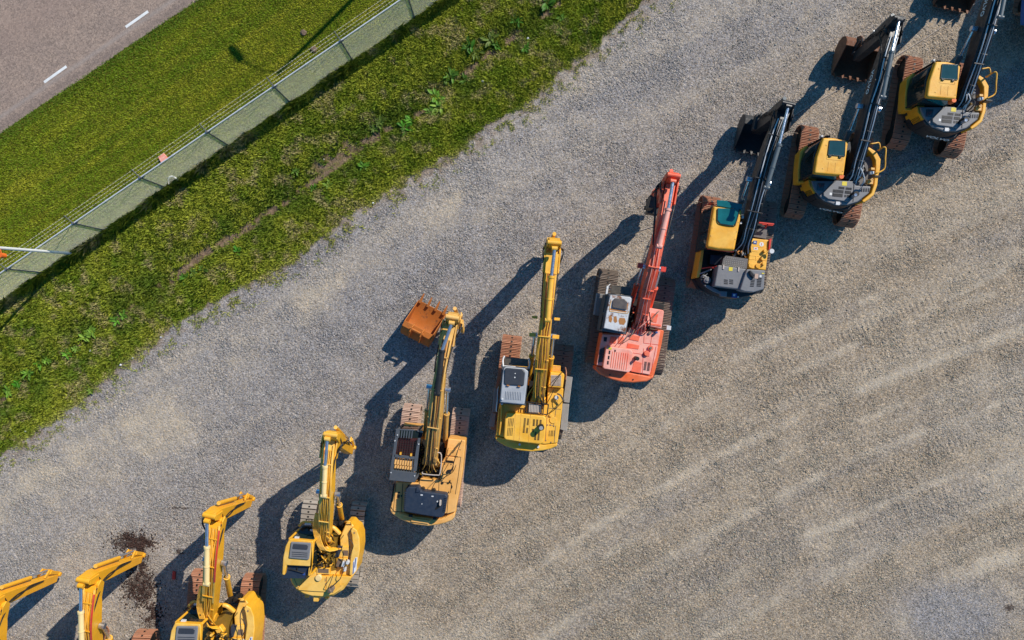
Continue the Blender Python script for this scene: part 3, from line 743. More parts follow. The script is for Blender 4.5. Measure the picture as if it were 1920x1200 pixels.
# ------------------------------------------------------------------ faded red excavator
def red_machine():
    m = Machine('excavator', 'faded red orange excavator with a rusting white cab roof, the only red one', 'excavator', 1080, 520, (1180, 620), tilt=6, group='excavators parked in a diagonal row')
    undercarriage(m, (1141, 505), (1115, 682), (1247, 520), (1222, 702), width=.78, mat='rustdk')
    P = m.p('catwalk', 'pale', bevel=.01); P.prism([(228, 180), (350, 195), (320, 440), (192, 420)], 1.04, .99); P.done()
    P = m.p('catwalk_grid', 'rustdk', bevel=0)
    for i in range(9): P.rect(228+i*13-i*.5, 190, 232+i*13-i*.5, 425, 1.055, 1.03, rot=8)
    P.done()
    P = m.p('deck', 'redcw', bevel=.03)
    P.prism([(290, 620), (560, 640), (590, 555), (780, 595), (960, 590), (990, 600), (962, 760), (930, 900), (878, 1105), (820, 1112), (225, 990), (262, 760)], 1.95, 1.15); P.done()
    P = m.p('deck_panel', 'pink', bevel=.015)
    P.prism([(300, 640), (560, 650), (596, 565), (780, 605), (950, 602), (905, 880), (828, 1095), (232, 985), (270, 760)], 2.0, 1.9); dk = P.done()
    P = m.p('counterweight', 'redcw', bevel=.08)
    P.prism([(222, 992), (520, 1050), (830, 1112), (880, 1085), (872, 1135), (800, 1172), (650, 1188), (520, 1180), (400, 1150), (280, 1095), (212, 1030)], 1.97, 1.1); cw = P.done()
    P = m.p('lifting_eye', 'bay', cw, bevel=0); P.cyl(380, 1096, .03, 1.99, 1.9, 10); P.cyl(642, 1150, .03, 1.99, 1.9, 10); P.done()
    P = m.p('engine_hood', 'pink', bevel=.05)
    P.prism([(352, 772), (618, 808), (645, 842), (608, 1060), (590, 1072), (320, 1030), (300, 1012), (335, 800)], 2.25, 1.9); hd_ = P.done()
    P = m.p('hood_rib', 'red', hd_, bevel=0)
    for i in range(8): P.tube([(412+i*25, 835+i*3.2, 2.256), (388+i*25, 1015+i*4, 2.256)], .012, 5)
    P.done()
    P = m.p('handle_slot', 'black', hd_, bevel=0)
    for i in range(3): P.rect(368-i*9, 824+i*58, 386-i*9, 864+i*58, 2.257, 2.2)
    P.done()
    P = m.p('warning_label', 'yellowlabel', hd_, bevel=0); P.rect(366, 788, 402, 812, 2.257, 2.2); P.done()
    P = m.p('warning_label', 'black', hd_, bevel=0); P.rect(432, 815, 448, 838, 2.257, 2.2); P.done()
    P = m.p('vent', 'black', dk, bevel=0)
    for i in range(6): P.rect(262+i*10-4, 805-i*4, 268+i*10-4, 960-i*2, 2.012, 1.98, rot=9)
    for k, u in enumerate((785, 824)):
        for i in range(9): P.rect(u-14-i*1.6, 950+i*11+k*8, u+14-i*1.6, 956+i*11+k*8, 2.01, 1.98)
    P.rect(312, 672, 348, 722, 2.01, 1.98); P.done()
    P = m.p('exhaust_recess', 'red', dk, bevel=.01); P.prism([(652, 940), (742, 962), (728, 1080), (622, 1060)], 2.012, 1.98); P.done()
    P = m.p('exhaust_pipe', 'bay', dk, bevel=0); P.cyl(692, 915, .075, 2.45, 1.95, 16); P.done()
    P = m.p('deck_patch', 'red', dk, bevel=.01)
    P.prism([(610, 640), (720, 665), (705, 720), (598, 700)], 2.02, 1.98); P.prism([(585, 740), (715, 765), (702, 810), (570, 790)], 2.02, 1.98); P.prism([(390, 665), (460, 672), (445, 745), (375, 740)], 2.02, 1.98); P.prism([(480, 670), (540, 675), (530, 750), (470, 745)], 2.02, 1.98); P.done()
    P = m.p('seam', 'redbar', dk, bevel=0)
    for a in (((770, 600), (762, 740)), ((762, 740), (930, 760)), ((760, 800), (745, 1090)), ((640, 850), (770, 870)), ((860, 600), (820, 890)), ((820, 890), (730, 880)), ((900, 780), (840, 1090))): P.tube([(*a[0], 2.003), (*a[1], 2.003)], .010, 4)
    P.done()
    P = m.p('filler_cap', 'red', dk, bevel=.01); P.cyl(798, 855, .10, 2.10, 1.95); P.cyl(842, 795, .10, 2.08, 1.95); P.done()
    P = m.p('filler_cap', 'rustdk', dk, bevel=.008); P.cyl(832, 625, .06, 2.07, 1.95); P.cyl(842, 795, .05, 2.11, 1.95); P.cyl(905, 620, .045, 2.15, 1.95); P.done()
    P = m.p('valve_cover', 'bluelabel', dk, bevel=.01); P.rect(895, 612, 920, 630, 2.16, 2.0); P.done()
    P = m.p('tank', 'pink', bevel=.05); P.prism([(815, 340), (980, 368), (992, 385), (962, 580), (790, 545), (800, 440)], 2.2, 1.15); tk = P.done()
    P = m.p('tank_panel', 'red', tk, bevel=.01); P.prism([(850, 400), (925, 412), (905, 515), (830, 500)], 2.208, 2.15); P.rect(800, 522, 958, 545, 2.215, 2.15, rot=9); P.done()
    P = m.p('handrail', 'rustdk', bevel=0); P.tube([(935, 375, 2.25), (850, 480, 2.5), (790, 570, 2.1)], .014); P.tube([(620, 560, 2.1), (560, 680, 2.4), (480, 755, 2.3)], .014); P.tube([(665, 570, 2.1), (600, 690, 2.4), (500, 755, 2.3)], .014); P.done()
    P = m.p('mirror', 'galv', bevel=.008); P.tube([(980, 540, 1.8), (1050, 542, 1.9)], .012); P.rect(1020, 545, 1070, 592, 1.9, 1.84); P.done()
    # cab
    P = m.p('cab_shell', 'slate', bevel=.02); P.prism([(372, 185, 2.9), (632, 215, 2.9), (560, 640, 2.9), (300, 600, 2.9)], 2.0, 1.15, scale_bot=1.03); P.done()
    P = m.p('cab', 'gdark', bevel=.02); P.prism([(375, 190, 2.9), (628, 218, 2.9), (558, 630, 2.9), (303, 592, 2.9)], 2.8, 2.0, scale_bot=1.02); cab = P.done()
    P = m.p('pillar', 'slate', cab, bevel=0)
    for u, v in ((372, 188), (300, 598), (335, 400), (630, 216), (556, 636)):
        a = m.P(u, v, 2.9); P.rod(Vector((a.x, a.y, 2.82)), Vector((a.x, a.y, 2.0)), .035, 8)
    P.done()
    P = m.p('roof_frame', 'slate', cab, bevel=.02); P.prism([(372, 182), (640, 212), (560, 645), (290, 602), (310, 480)], 2.86, 2.76); P.done()
    P = m.p('cab_roof', 'roofwhite', cab, bevel=.05); P.prism([(385, 198), (615, 222), (628, 245), (556, 612), (540, 622), (312, 572), (345, 380)], 2.97, 2.8); rf = P.done()
    P = m.p('roof_hatch', 'brown', rf, bevel=.03); P.prism([(440, 232), (545, 242), (580, 275), (568, 370), (405, 342), (415, 262)], 3.03, 2.9); P.done()
    P = m.p('hatch_seal', 'boomtan', rf, bevel=0)
    P.tube([(395, 260, 2.98), (380, 370, 2.98), (420, 385, 2.98), (570, 405, 2.98), (590, 380, 2.98)], .013, 5); P.done()
    P = m.p('rust_stain', 'rusthose', rf, bevel=0)
    for q in ([(370, 435), (395, 430), (410, 470), (395, 510), (368, 495)], [(425, 440), (455, 436), (465, 500), (440, 515), (422, 490)], [(490, 455), (550, 460), (560, 500), (540, 535), (490, 530), (478, 490)], [(375, 345), (400, 350), (560, 378), (575, 385), (560, 395), (385, 368)], [(575, 300), (588, 300), (580, 370), (570, 370)]): P.prism(q, 2.974, 2.95)
    P.done()
    P = m.p('visor', 'olive', cab, bevel=.01); P.prism([(402, 88), (618, 112), (615, 200), (392, 178)], 2.7, 2.66); P.done()
    P = m.p('mirror', 'galv', cab, bevel=.006); P.tube([(355, 180, 2.5), (350, 120, 2.6), (385, 75, 2.5)], .016); P.rect(340, 95, 362, 190, 2.6, 2.5, rot=8); P.tube([(370, 100, 2.4), (395, 150, 2.4)], .012); P.done()
    P = m.p('step', 'rustpale', bevel=.01); P.prism([(270, 430), (310, 425), (295, 395), (330, 400), (325, 440)], 1.4, 1.3); P.done()
    P = m.p('hydraulic_bay', 'bay', bevel=0); P.prism([(600, 550), (780, 600), (830, 330), (700, 250), (640, 250)], 1.6, 1.15); P.done()
    clutter(m, (620, 330, 790, 580), 1.65, 9, ('bay', 'red', 'rubber'), .35)
    hd, lat, so, bo, Qs = boom_set(m, [(1200, 612, 2.2), (1212, 558, 3.0), (1226, 500, 3.6), (1243, 420, 3.75), (1258, 345, 3.6)], (1264, 324, 3.9), (1224, 380, .55), 'red',
             rod=(1262, 340, 3.95), barrel=((1236, 462, 4.0), (1253, 392, 4.05)), barrelmat='pink', hoses=3, hosemat=('pink', 'red'), wid=(.44, .42, .38, .34), dep=(.42, .62, .60, .40), bcyl='red', stickw=.40, cylr=.1, side_hoses=2)
    up_ = Vector((0, 0, .55))
    P = m.p('quick_coupler', 'bktblack', so, bevel=.01); e = W(1222, 392, .75)
    P.beam([(e+hd*.45, .46, .45), (e-hd*.25, .46, .4)], lat); P.beam([(e-lat*.25+up_+hd*.2, .2, .9), (e-lat*.25+up_-hd*.2, .2, .7)], lat); P.rod(e-lat*.3, e+lat*.3, .09); P.rod(e+hd*.3-lat*.28, e+hd*.3+lat*.28, .08); P.done()
    P = m.p('work_lamp', 'redbar', bo, bevel=.01)
    for s in (-1, 1):
        c = Qs[8]+lat*s*.42-Vector((0, 0, .3)); P.beam([(c-hd*.09, .18, .18), (c+hd*.09, .18, .18)], lat)
    P.done()
    return m
red_machine()

# ------------------------------------------------------------------ lemon yellow excavator with perforated hood
def yellow_grid():
    m = Machine('excavator', 'bright yellow excavator with pale grey cab roof and a perforated yellow engine hood', 'excavator', 900, 650, (1000, 750), tilt=5, group='excavators parked in a diagonal row')
    undercarriage(m, (961, 629), (938, 808), (1058, 646), (1034, 822), width=.78, mat='rust', matr='rustdk')
    for pts in ([(975, 330), (1042, 342), (1005, 632), (935, 622)], [(930, 640), (1003, 645), (978, 950), (905, 930)], [(160, 470), (205, 475), (180, 740), (135, 735)], [(125, 748), (178, 752), (160, 905), (98, 895)]):
        P = m.p('catwalk', 'pale', bevel=.008); P.prism(pts, 1.06, 1.02); cwk = P.done()
        P = m.p('catwalk_grid', 'vgrey', cwk, bevel=0)
        u0, v0 = pts[0]; u1, v1 = pts[3]
        for i in range(1, 6):
            t = i/6
            a = (pts[0][0]+(pts[1][0]-pts[0][0])*t, pts[0][1]+(pts[1][1]-pts[0][1])*t); b = (pts[3][0]+(pts[2][0]-pts[3][0])*t, pts[3][1]+(pts[2][1]-pts[3][1])*t)
            P.tube([(*a, 1.062), (*b, 1.062)], .006, 4)
        P.done()
    P = m.p('deck', 'kyel5', bevel=.04)
    P.prism([(215, 660), (250, 640), (520, 650), (750, 660), (765, 455), (940, 470), (925, 700), (900, 900), (872, 1085), (730, 1100), (560, 1080), (178, 1000), (195, 800)], 2.0, 1.12); dk = P.done()
    P = m.p('counterweight', 'kyel5', bevel=.09)
    P.prism([(172, 1003), (400, 1060), (720, 1100), (873, 1082), (868, 1122), (800, 1152), (720, 1170), (580, 1184), (430, 1168), (280, 1118), (190, 1062), (170, 1035)], 1.97, 1.08); cw = P.done()
    P = m.p('lifting_eye', 'galv', cw, bevel=0); P.cyl(446, 1100, .045, 2.02, 1.9, 10); P.cyl(655, 1128, .045, 2.02, 1.9, 10); P.done()
    P = m.p('engine_hood', 'kyel5', bevel=.07)
    P.prism([(305, 738), (718, 776), (745, 805), (735, 1000), (712, 1085), (685, 1100), (470, 1078), (285, 1050), (266, 1022), (280, 800)], 2.3, 1.95); h = P.done()
    P = m.p('vent', 'black', h, bevel=0)
    for i in range(4):
        for j in range(7):
            P.rect(322+i*17-j*1.6, 808+j*13.2, 330+i*17-j*1.6, 817+j*13.2, 2.306, 2.26); P.rect(312+i*17-j*1.4, 912+j*13.2, 320+i*17-j*1.4, 921+j*13.2, 2.306, 2.26)
    for i in range(13):
        P.rect(496-i*1.3, 806+i*12.9, 518-i*1.3, 814+i*12.9, 2.306, 2.26)
        if i not in (6, 7): P.rect(532-i*1.3, 810+i*12.9, 554-i*1.3, 818+i*12.9, 2.306, 2.26)
    for i in range(6):
        P.rect(597-i, 818+i*13, 620-i, 827+i*13, 2.306, 2.26); P.rect(634-i, 820+i*13, 656-i, 829+i*13, 2.306, 2.26)
        if i < 4: P.rect(672-i, 823+i*13, 694-i, 832+i*13, 2.306, 2.26)
    for i in range(8):
        P.rect(616-i, 958+i*12, 638-i, 966+i*12, 2.306, 2.26); P.rect(652-i, 960+i*12, 674-i, 968+i*12, 2.306, 2.26)
    for i in range(3): P.rect(584, 925+i*14, 606, 934+i*14, 2.306, 2.26)
    P.done()
    P = m.p('seam', 'boomtan', h, bevel=0); P.tube([(400, 745, 2.303), (380, 1060, 2.303)], .007, 4); P.tube([(465, 752, 2.303), (440, 1070, 2.303)], .007, 4); P.tube([(570, 765, 2.303), (545, 1085, 2.303)], .007, 4); P.done()
    P = m.p('exhaust_pipe', 'bay', h, bevel=0); P.cyl(690, 912, .11, 2.62, 2.25, 18); P.done()
    P = m.p('exhaust_tip', 'pale', h, bevel=0); P.cyl(688, 916, .075, 2.635, 2.3, 16); P.done()
    P = m.p('side_pipe', 'boomyel', bevel=.01); P.tube([(242, 650, 2.05), (240, 800, 2.1), (222, 990, 2.05)], .05); P.tube([(215, 700, 2.02), (205, 960, 2.02)], .03); P.done()
    P = m.p('vent', 'black', dk, bevel=0)
    for i in range(7):
        for u in (775, 797, 812, 833): P.rect(u-i*.6, 945+i*9.5, u+12-i*.6, 949+i*9.5, 2.008, 1.98)
    P.done()
    P = m.p('seam', 'rustdk', dk, bevel=0)
    for a in (((760, 690), (910, 705)), ((755, 775), (735, 1060)), ((870, 600), (830, 880)), ((850, 890), (835, 1080)), ((830, 880), (790, 890))): P.tube([(*a[0], 2.003), (*a[1], 2.003)], .010, 4)
    for u, v in ((760, 880), (790, 880), (832, 893), (740, 1055), (800, 1075)): P.cyl(u, v, .025, 2.02, 1.95, 8)
    P.done()
    P = m.p('filler_cap', 'kyel5', dk, bevel=.01); P.cyl(820, 825, .13, 2.03, 1.95, 22); P.cyl(795, 772, .06, 2.06, 1.95, 16); P.done()
    P = m.p('filler_cap', 'galv', dk, bevel=.01); P.cyl(862, 574, .08, 2.15, 1.95, 18); P.done()
    P = m.p('pipe', 'rustdk', dk, bevel=0); P.tube([(870, 530, 2.1), (910, 550, 2.25), (935, 610, 2.2)], .03); P.done()
    P = m.p('tool_box', 'kyel5', bevel=.04); P.prism([(790, 285), (940, 298), (952, 320), (932, 468), (765, 455)], 2.25, 1.1); tb = P.done()
    P = m.p('vent_plate', 'palemesh', tb, bevel=.005); P.rect(797, 322, 912, 440, 2.262, 2.2, rot=3); vp = P.done()
    P = m.p('perforation', 'rustdk', tb, bevel=0)
    for i in range(8): P.tube([(800+i*15, 325, 2.264), (796+i*15, 440, 2.264)], .007, 4)
    for i in range(8): P.tube([(796, 332+i*15, 2.264), (912, 336+i*15, 2.264)], .007, 4)
    P.done()
    P = m.p('step', 'kyel5', bevel=.015); P.prism([(797, 205), (908, 215), (905, 290), (790, 280)], 1.5, 1.42); st = P.done()
    P = m.p('perforation', 'rust', st, bevel=0)
    for i in range(7):
        for j in range(4): P.cyl(810+i*14.5, 222+j*16, .018, 1.508, 1.4, 6)
    P.done()
    P = m.p('handrail', 'bay', bevel=0); P.tube([(925, 285, 2.3), (860, 370, 2.6), (800, 460, 2.3)], .014); P.tube([(830, 485, 2.1), (790, 570, 2.45), (750, 640, 2.1)], .014)
    P.tube([(775, 755, 2.1), (860, 690, 2.5), (940, 600, 2.2)], .014); P.tube([(900, 550, 2.3), (945, 600, 2.4), (930, 630, 2.2)], .014); P.done()
    P = m.p('handrail', 'rust', bevel=0); P.tube([(960, 230, 1.3), (972, 290, 1.9), (965, 370, 1.9)], .02); P.done()
    # mesh cage behind the boom foot
    P = m.p('mesh_cage', 'bay', bevel=.008)
    for a, b in (((520, 622), (770, 648)), ((770, 648), (755, 765)), ((755, 765), (508, 742)), ((508, 742), (520, 622)), ((545, 625), (535, 745)), ((690, 640), (690, 760)), ((715, 643), (708, 760))): P.tube([(*a, 2.3), (*b, 2.3)], .024, 6)
    P.done()
    P = m.p('mesh_panel', 'palemesh', bevel=.005); P.prism([(550, 642), (690, 655), (686, 745), (545, 735)], 2.24, 2.1); P.done()
    P = m.p('vent', 'pale', bevel=0)
    for i in range(8): P.tube([(555+i*17, 645, 2.25), (550+i*17, 742, 2.25)], .006, 4)
    P.done()
    # cab
    P = m.p('cab_shell', 'kyel5', bevel=.02); P.prism([(245, 225, 2.9), (550, 262, 2.9), (500, 658, 2.9), (218, 632, 2.9)], 1.75, 1.12); P.done()
    P = m.p('cab', 'gdark', bevel=.02); P.prism([(248, 225, 2.9), (548, 262, 2.9), (500, 650, 2.9), (220, 625, 2.9)], 2.78, 1.72, scale_bot=1.01); cab = P.done()
    P = m.p('pillar', 'slate', cab, bevel=0)
    for u, v in ((247, 224), (548, 262), (501, 655), (218, 630), (235, 420)):
        a = m.P(u, v, 2.9); P.rod(Vector((a.x, a.y, 2.82)), Vector((a.x, a.y, 1.7)), .04, 8)
    P.done()
    P = m.p('roof_frame', 'slate', cab, bevel=.02); P.prism([(248, 220), (555, 258), (506, 662), (214, 636)], 2.86, 2.76); P.done()
    P = m.p('cab_roof', 'roofgrey', cab, bevel=.06); P.prism([(285, 226), (500, 244), (545, 275), (500, 650), (485, 652), (222, 628), (250, 330), (262, 250)], 2.97, 2.8); rf = P.done()
    P = m.p('roof_hatch', 'hatch', rf, bevel=.04); P.prism([(292, 238), (482, 254), (508, 290), (494, 442), (300, 432), (270, 420), (276, 260)], 3.02, 2.9); ht = P.done()
    P = m.p('bolt', 'white', ht, bevel=0); P.cyl(396, 302, .02, 3.03, 3.0, 8); P.cyl(392, 346, .025, 3.03, 3.0, 8); P.done()
    P = m.p('roof_rib', 'roofgrey', rf, bevel=.008)
    for i in range(10): P.prism([(290+i*19, 500+i*1.2), (298+i*19, 500+i*1.2), (292+i*19, 590+i*1.2), (284+i*19, 590+i*1.2)], 2.99, 2.95)
    P.done()
    P = m.p('hinge', 'rusthose', rf, bevel=0); P.rect(300, 430, 330, 444, 3.03, 2.95); P.rect(425, 440, 455, 454, 3.03, 2.95); P.done()
    P = m.p('visor', 'olive', cab, bevel=.01); P.prism([(275, 115), (545, 140), (540, 225), (268, 205)], 2.6, 2.57); P.done()
    P = m.p('visor_frame', 'galv', cab, bevel=0); P.tube([(262, 225, 2.75), (258, 150, 2.65), (275, 105, 2.6)], .03); P.tube([(550, 250, 2.75), (560, 180, 2.65), (550, 135, 2.6)], .03); P.tube([(270, 215, 2.7), (545, 238, 2.7)], .02); P.done()
    P = m.p('handrail', 'white', bevel=0); P.tube([(222, 450, 2.0), (202, 470, 2.4), (195, 590, 2.45), (182, 710, 2.3), (190, 730, 1.9)], .018); P.done()
    P = m.p('bracket', 'rusthose', bevel=.01); P.rect(205, 440, 240, 480, 2.2, 2.0); P.done()
    P = m.p('beacon', 'galv', bevel=.008); P.cyl(246, 640, .05, 2.7, 2.0, 10); P.cyl(250, 590, .04, 3.02, 2.9, 10); P.done()
    P = m.p('hydraulic_bay', 'bay', bevel=0); P.prism([(550, 630), (745, 640), (765, 300), (560, 260)], 1.6, 1.12); P.done()
    clutter(m, (560, 420, 740, 620), 1.65, 10, ('baygold', 'bay', 'baygold'), .35)
    hd, lat, so, bo, Qs = boom_set(m, [(1009, 752, 2.2), (1015, 690, 3.1), (1021, 630, 3.65), (1028, 560, 3.75), (1036, 475, 3.6)], (1040, 450, 3.9), (1031, 464, .5), 'boomyel',
             rod=(1040, 466, 4.0), barrel=((1027, 600, 4.0), (1034, 518, 4.08)), barrelmat='kyel5', hoses=5, hosemat=('kyel5', 'rusthose', 'boomyel'), wid=(.46, .46, .40, .46), dep=(.42, .62, .60, .40), bcyl='kyel5', stickw=.42, cylr=.10)
    P = m.p('work_lamp', 'kyel5', bo, bevel=.01)
    for s in (-1, 1):
        c = Qs[8]+lat*s*.42-Vector((0, 0, .25)); P.beam([(c-hd*.07, .24, .14), (c+hd*.07, .24, .14)], lat)
        c = Qs[10]+lat*s*.40-Vector((0, 0, .25)); P.beam([(c-hd*.05, .2, .1), (c+hd*.05, .2, .1)], lat)
    P.done()
    return m
yellow_grid()

# ------------------------------------------------------------------ tan excavator with forestry guard
def tan_guard():
    m = Machine('excavator', 'tan excavator with a slotted slate grey guard over its cab and a navy engine hood', 'excavator', 710, 790, (800, 880), tilt=6, group='excavators parked in a diagonal row')
    undercarriage(m, (774, 758), (752, 945), (866, 766), (848, 950), width=.70, mat='rustpale', matr='rustpale')
    P = m.p('deck', 'ktan', bevel=.04)
    P.prism([(195, 680), (440, 690), (472, 640), (690, 660), (703, 470), (750, 395), (780, 192), (965, 212), (978, 222), (945, 560), (905, 800), (862, 1020), (780, 1040), (270, 1020), (165, 1015), (132, 960), (160, 820)], 2.0, 1.1); dk = P.done()
    P = m.p('counterweight', 'ktan', bevel=.10)
    P.prism([(128, 962), (240, 1010), (420, 1070), (700, 1095), (862, 1020), (856, 1075), (830, 1112), (760, 1145), (680, 1165), (560, 1182), (400, 1165), (250, 1112), (150, 1045), (124, 1000)], 1.97, 1.05); cw = P.done()
    P = m.p('weight_rib', 'ktan', cw, bevel=.02); P.prism([(378, 1085), (582, 1115), (560, 1158), (358, 1130)], 2.02, 1.95); P.prism([(240, 1030), (370, 1070), (372, 1085), (235, 1060)], 2.01, 1.95); P.done()
    P = m.p('engine_hood', 'navy', bevel=.09)
    P.prism([(312, 738), (445, 735), (478, 785), (758, 822), (774, 850), (755, 960), (738, 1060), (700, 1088), (480, 1055), (290, 1020), (276, 990), (298, 780)], 2.4, 1.95); h = P.done()
    P = m.p('hood_rib', 'navy', h, bevel=.01)
    for i in range(9): P.rect(738-i*2, 860+i*19, 768-i*2, 868+i*19, 2.43, 2.3); P.rect(288-i*1, 800+i*22, 310-i*1, 808+i*22, 2.43, 2.3)
    P.prism([(425, 745), (450, 742), (474, 790), (420, 800)], 2.45, 2.35); P.done()
    P = m.p('latch', 'bay', h, bevel=.008); P.cyl(493, 768, .08, 2.2, 2.0, 14); P.cyl(615, 785, .08, 2.2, 2.0, 14); P.rect(335, 1052, 380, 1078, 2.1, 2.0); P.rect(608, 1080, 650, 1108, 2.1, 2.0); P.done()
    P = m.p('hood_clip', 'galv', h, bevel=0); P.rect(470, 822, 496, 836, 2.41, 2.3); P.rect(594, 838, 618, 850, 2.41, 2.3); P.cyl(660, 903, .03, 2.42, 2.3, 10); P.cyl(486, 930, .018, 2.42, 2.3, 8); P.done()
    P = m.p('exhaust_recess', 'bay', h, bevel=.01); P.prism([(685, 885), (715, 885), (715, 945), (690, 970), (640, 1000), (632, 985), (668, 930)], 2.408, 2.3); P.done()
    P = m.p('exhaust_pipe', 'palemesh', h, bevel=.01); P.prism([(684, 890), (704, 895), (702, 945), (692, 955), (680, 945)], 2.52, 2.3); P.done()
    P = m.p('step_box', 'ktan', bevel=.03); P.prism([(785, 200), (925, 212), (905, 310), (778, 300)], 1.98, 1.2); P.prism([(780, 305), (905, 316), (895, 400), (765, 385)], 2.05, 1.9); P.prism([(765, 395), (850, 402), (840, 450), (758, 442)], 2.07, 1.9); P.done()
    P = m.p('seam', 'bay', dk, bevel=0)
    for a in (((780, 302), (925, 322)), ((758, 400), (920, 402)), ((700, 462), (840, 470)), ((785, 475), (690, 640)), ((680, 655), (675, 790)), ((675, 790), (800, 808)), ((808, 805), (820, 690)), ((462, 650), (455, 765)), ((925, 400), (890, 650)), ((890, 650), (862, 820)), ((785, 830), (765, 1070)), ((195, 700), (165, 1010)), ((165, 1010), (260, 1020)), ((270, 700), (255, 1015)), ((690, 680), (815, 690))): P.tube([(*a[0], 2.003), (*a[1], 2.003)], .010, 4)
    for u, v in ((790, 795), (680, 790), (485, 660), (810, 695), (745, 480), (815, 485)): P.cyl(u, v, .02, 2.02, 1.95, 8)
    P.rect(755, 445, 845, 462, 2.01, 1.98); P.done()
    P = m.p('handle', 'bay', dk, bevel=.004); P.cyl(716, 694, .05, 2.03, 1.98, 14); P.tube([(775, 692, 2.03), (800, 690, 2.06), (805, 660, 2.03)], .018); P.prism([(822, 715), (832, 740), (818, 765)], 2.03, 1.98); P.rect(208, 828, 234, 862, 2.02, 1.98); P.rect(215, 795, 240, 808, 2.02, 1.98); P.rect(248, 830, 262, 850, 2.02, 1.98); P.done()
    P = m.p('vent', 'bay', bevel=0)
    for i in range(15): P.prism([(183-i*2.4, 700+i*17), (170-i*2.4, 722+i*17), (160-i*2.4, 718+i*17), (174-i*2.4, 698+i*17)], 2.012, 1.9)
    P.done()
    P = m.p('handrail', 'bay', bevel=0); P.tube([(935, 215, 2.1), (900, 300, 2.55), (840, 480, 2.5), (835, 560, 2.1)], .016); P.tube([(920, 240, 2.1), (830, 360, 2.2)], .012); P.tube([(870, 490, 2.1), (840, 560, 2.5), (790, 600, 2.3), (690, 660, 2.1)], .013)
    P.tube([(700, 610, 2.1), (640, 680, 2.35), (595, 765, 2.2)], .012); P.done()
    P = m.p('mirror', 'bay', bevel=.01); P.prism([(750, 575), (770, 550), (815, 542), (825, 560), (800, 585), (760, 592)], 2.5, 2.44); P.prism([(812, 545), (835, 500), (843, 510), (822, 560)], 2.5, 2.44); P.done()
    # cab with guard
    P = m.p('cab_shell', 'ktan', bevel=.02); P.prism([(200, 100, 3.05), (440, 115, 3.05), (400, 680, 3.05), (140, 650, 3.05)], 1.7, 1.1); P.done()
    P = m.p('cab', 'gdark', bevel=.02); P.prism([(205, 110, 3.05), (438, 120, 3.05), (398, 675, 3.05), (145, 648, 3.05)], 2.75, 1.68); cab = P.done()
    P = m.p('pillar', 'slate', cab, bevel=0)
    for u, v in ((205, 105), (436, 118), (398, 678), (143, 650), (172, 380)):
        a = m.P(u, v, 3.05); P.rod(Vector((a.x, a.y, 2.8)), Vector((a.x, a.y, 1.65)), .045, 8)
    P.done()
    P = m.p('cab_roof', 'ktan', cab, bevel=.03); P.prism([(150, 400), (430, 430), (400, 600), (140, 580)], 2.93, 2.75); P.done()
    P = m.p('skylight', 'maroon', cab, bevel=.01); P.prism([(205, 190), (445, 205), (420, 400), (182, 375)], 2.98, 2.75); P.done()
    P = m.p('guard_frame', 'slate', cab, bevel=.012)
    P.prism([(195, 90), (230, 92), (165, 540), (120, 600), (150, 400)], 3.12, 3.07); P.prism([(440, 190), (468, 190), (425, 560), (382, 575), (405, 400)], 3.12, 3.05)
    P.prism([(135, 545), (425, 580), (405, 690), (115, 662)], 3.13, 3.03); P.prism([(188, 85), (400, 95), (400, 108), (188, 98)], 3.12, 3.05)
    P.prism([(176, 372), (405, 398), (402, 430), (170, 405)], 3.12, 3.07); P.done()
    P = m.p('guard_slat', 'slate', cab, bevel=.006)
    for i in range(6): P.prism([(228+i*29, 92+i*2), (240+i*29, 92+i*2), (228+i*29, 185+i*2), (216+i*29, 185+i*2)], 3.11, 3.05)
    for i in range(8): P.prism([(172+i*29.5, 405+i*3.4), (181+i*29.5, 406+i*3.4), (168+i*29.5, 565+i*3.4), (158+i*29.5, 564+i*3.4)], 3.11, 3.05)
    P.done()
    P = m.p('guard_rod', 'bay', cab, bevel=0)
    for i in range(8): P.tube([(228+i*28, 195+i*2, 3.06), (203+i*28, 385+i*2, 3.06)], .011, 5)
    for i in range(6): P.tube([(222-i*4, 225+i*26, 3.06), (440-i*4, 240+i*26, 3.06)], .007, 4)
    P.done()
    P = m.p('roof_pad', 'ktan', cab, bevel=.01)
    for i in range(7):
        for (v0, v1) in ((432, 485), (492, 528)): P.prism([(181+i*28.5, v0+i*3.4), (203+i*28.5, v0+i*3.4), (195+i*28.5, v1+i*3.4), (173+i*28.5, v1+i*3.4)], 3.15, 3.04)
    P.done()
    P = m.p('work_lamp', 'vyel', cab, bevel=.008); P.rect(234, 352, 254, 380, 3.16, 3.0); P.rect(352, 366, 372, 394, 3.16, 3.0); P.done()
    P = m.p('bolt', 'galv', cab, bevel=0)
    for u, v in ((182, 220), (138, 578), (403, 614), (450, 258), (210, 155)): P.cyl(u, v, .022, 3.16, 3.0, 8)
    P.done()
    P = m.p('front_guard', 'navy', cab, bevel=.01); P.prism([(400, 105), (500, 112), (480, 180), (440, 215), (440, 170)], 2.4, 2.3); P.done()
    P = m.p('glare_strip', 'white', cab, bevel=0); P.prism([(405, 106), (498, 113), (496, 128), (440, 120)], 2.41, 2.38); P.done()
    P = m.p('hydraulic_bay', 'bay', bevel=0); P.prism([(440, 650), (690, 660), (705, 470), (750, 200), (480, 200)], 1.6, 1.1); P.done()
    clutter(m, (450, 250, 530, 620), 1.65, 8, ('baygold', 'bay', 'bay'), .35)
    clutter(m, (540, 450, 690, 620), 1.65, 6, ('bay', 'baygold'), .35)
    P = m.p('guard_rail', 'palemesh', bevel=0); P.tube([(495, 570, 2.3), (500, 590, 2.3), (650, 605, 2.3), (690, 580, 2.3), (705, 380, 2.3), (660, 350, 2.3)], .022); P.tube([(495, 590, 2.3), (492, 630, 1.9)], .02); P.done()
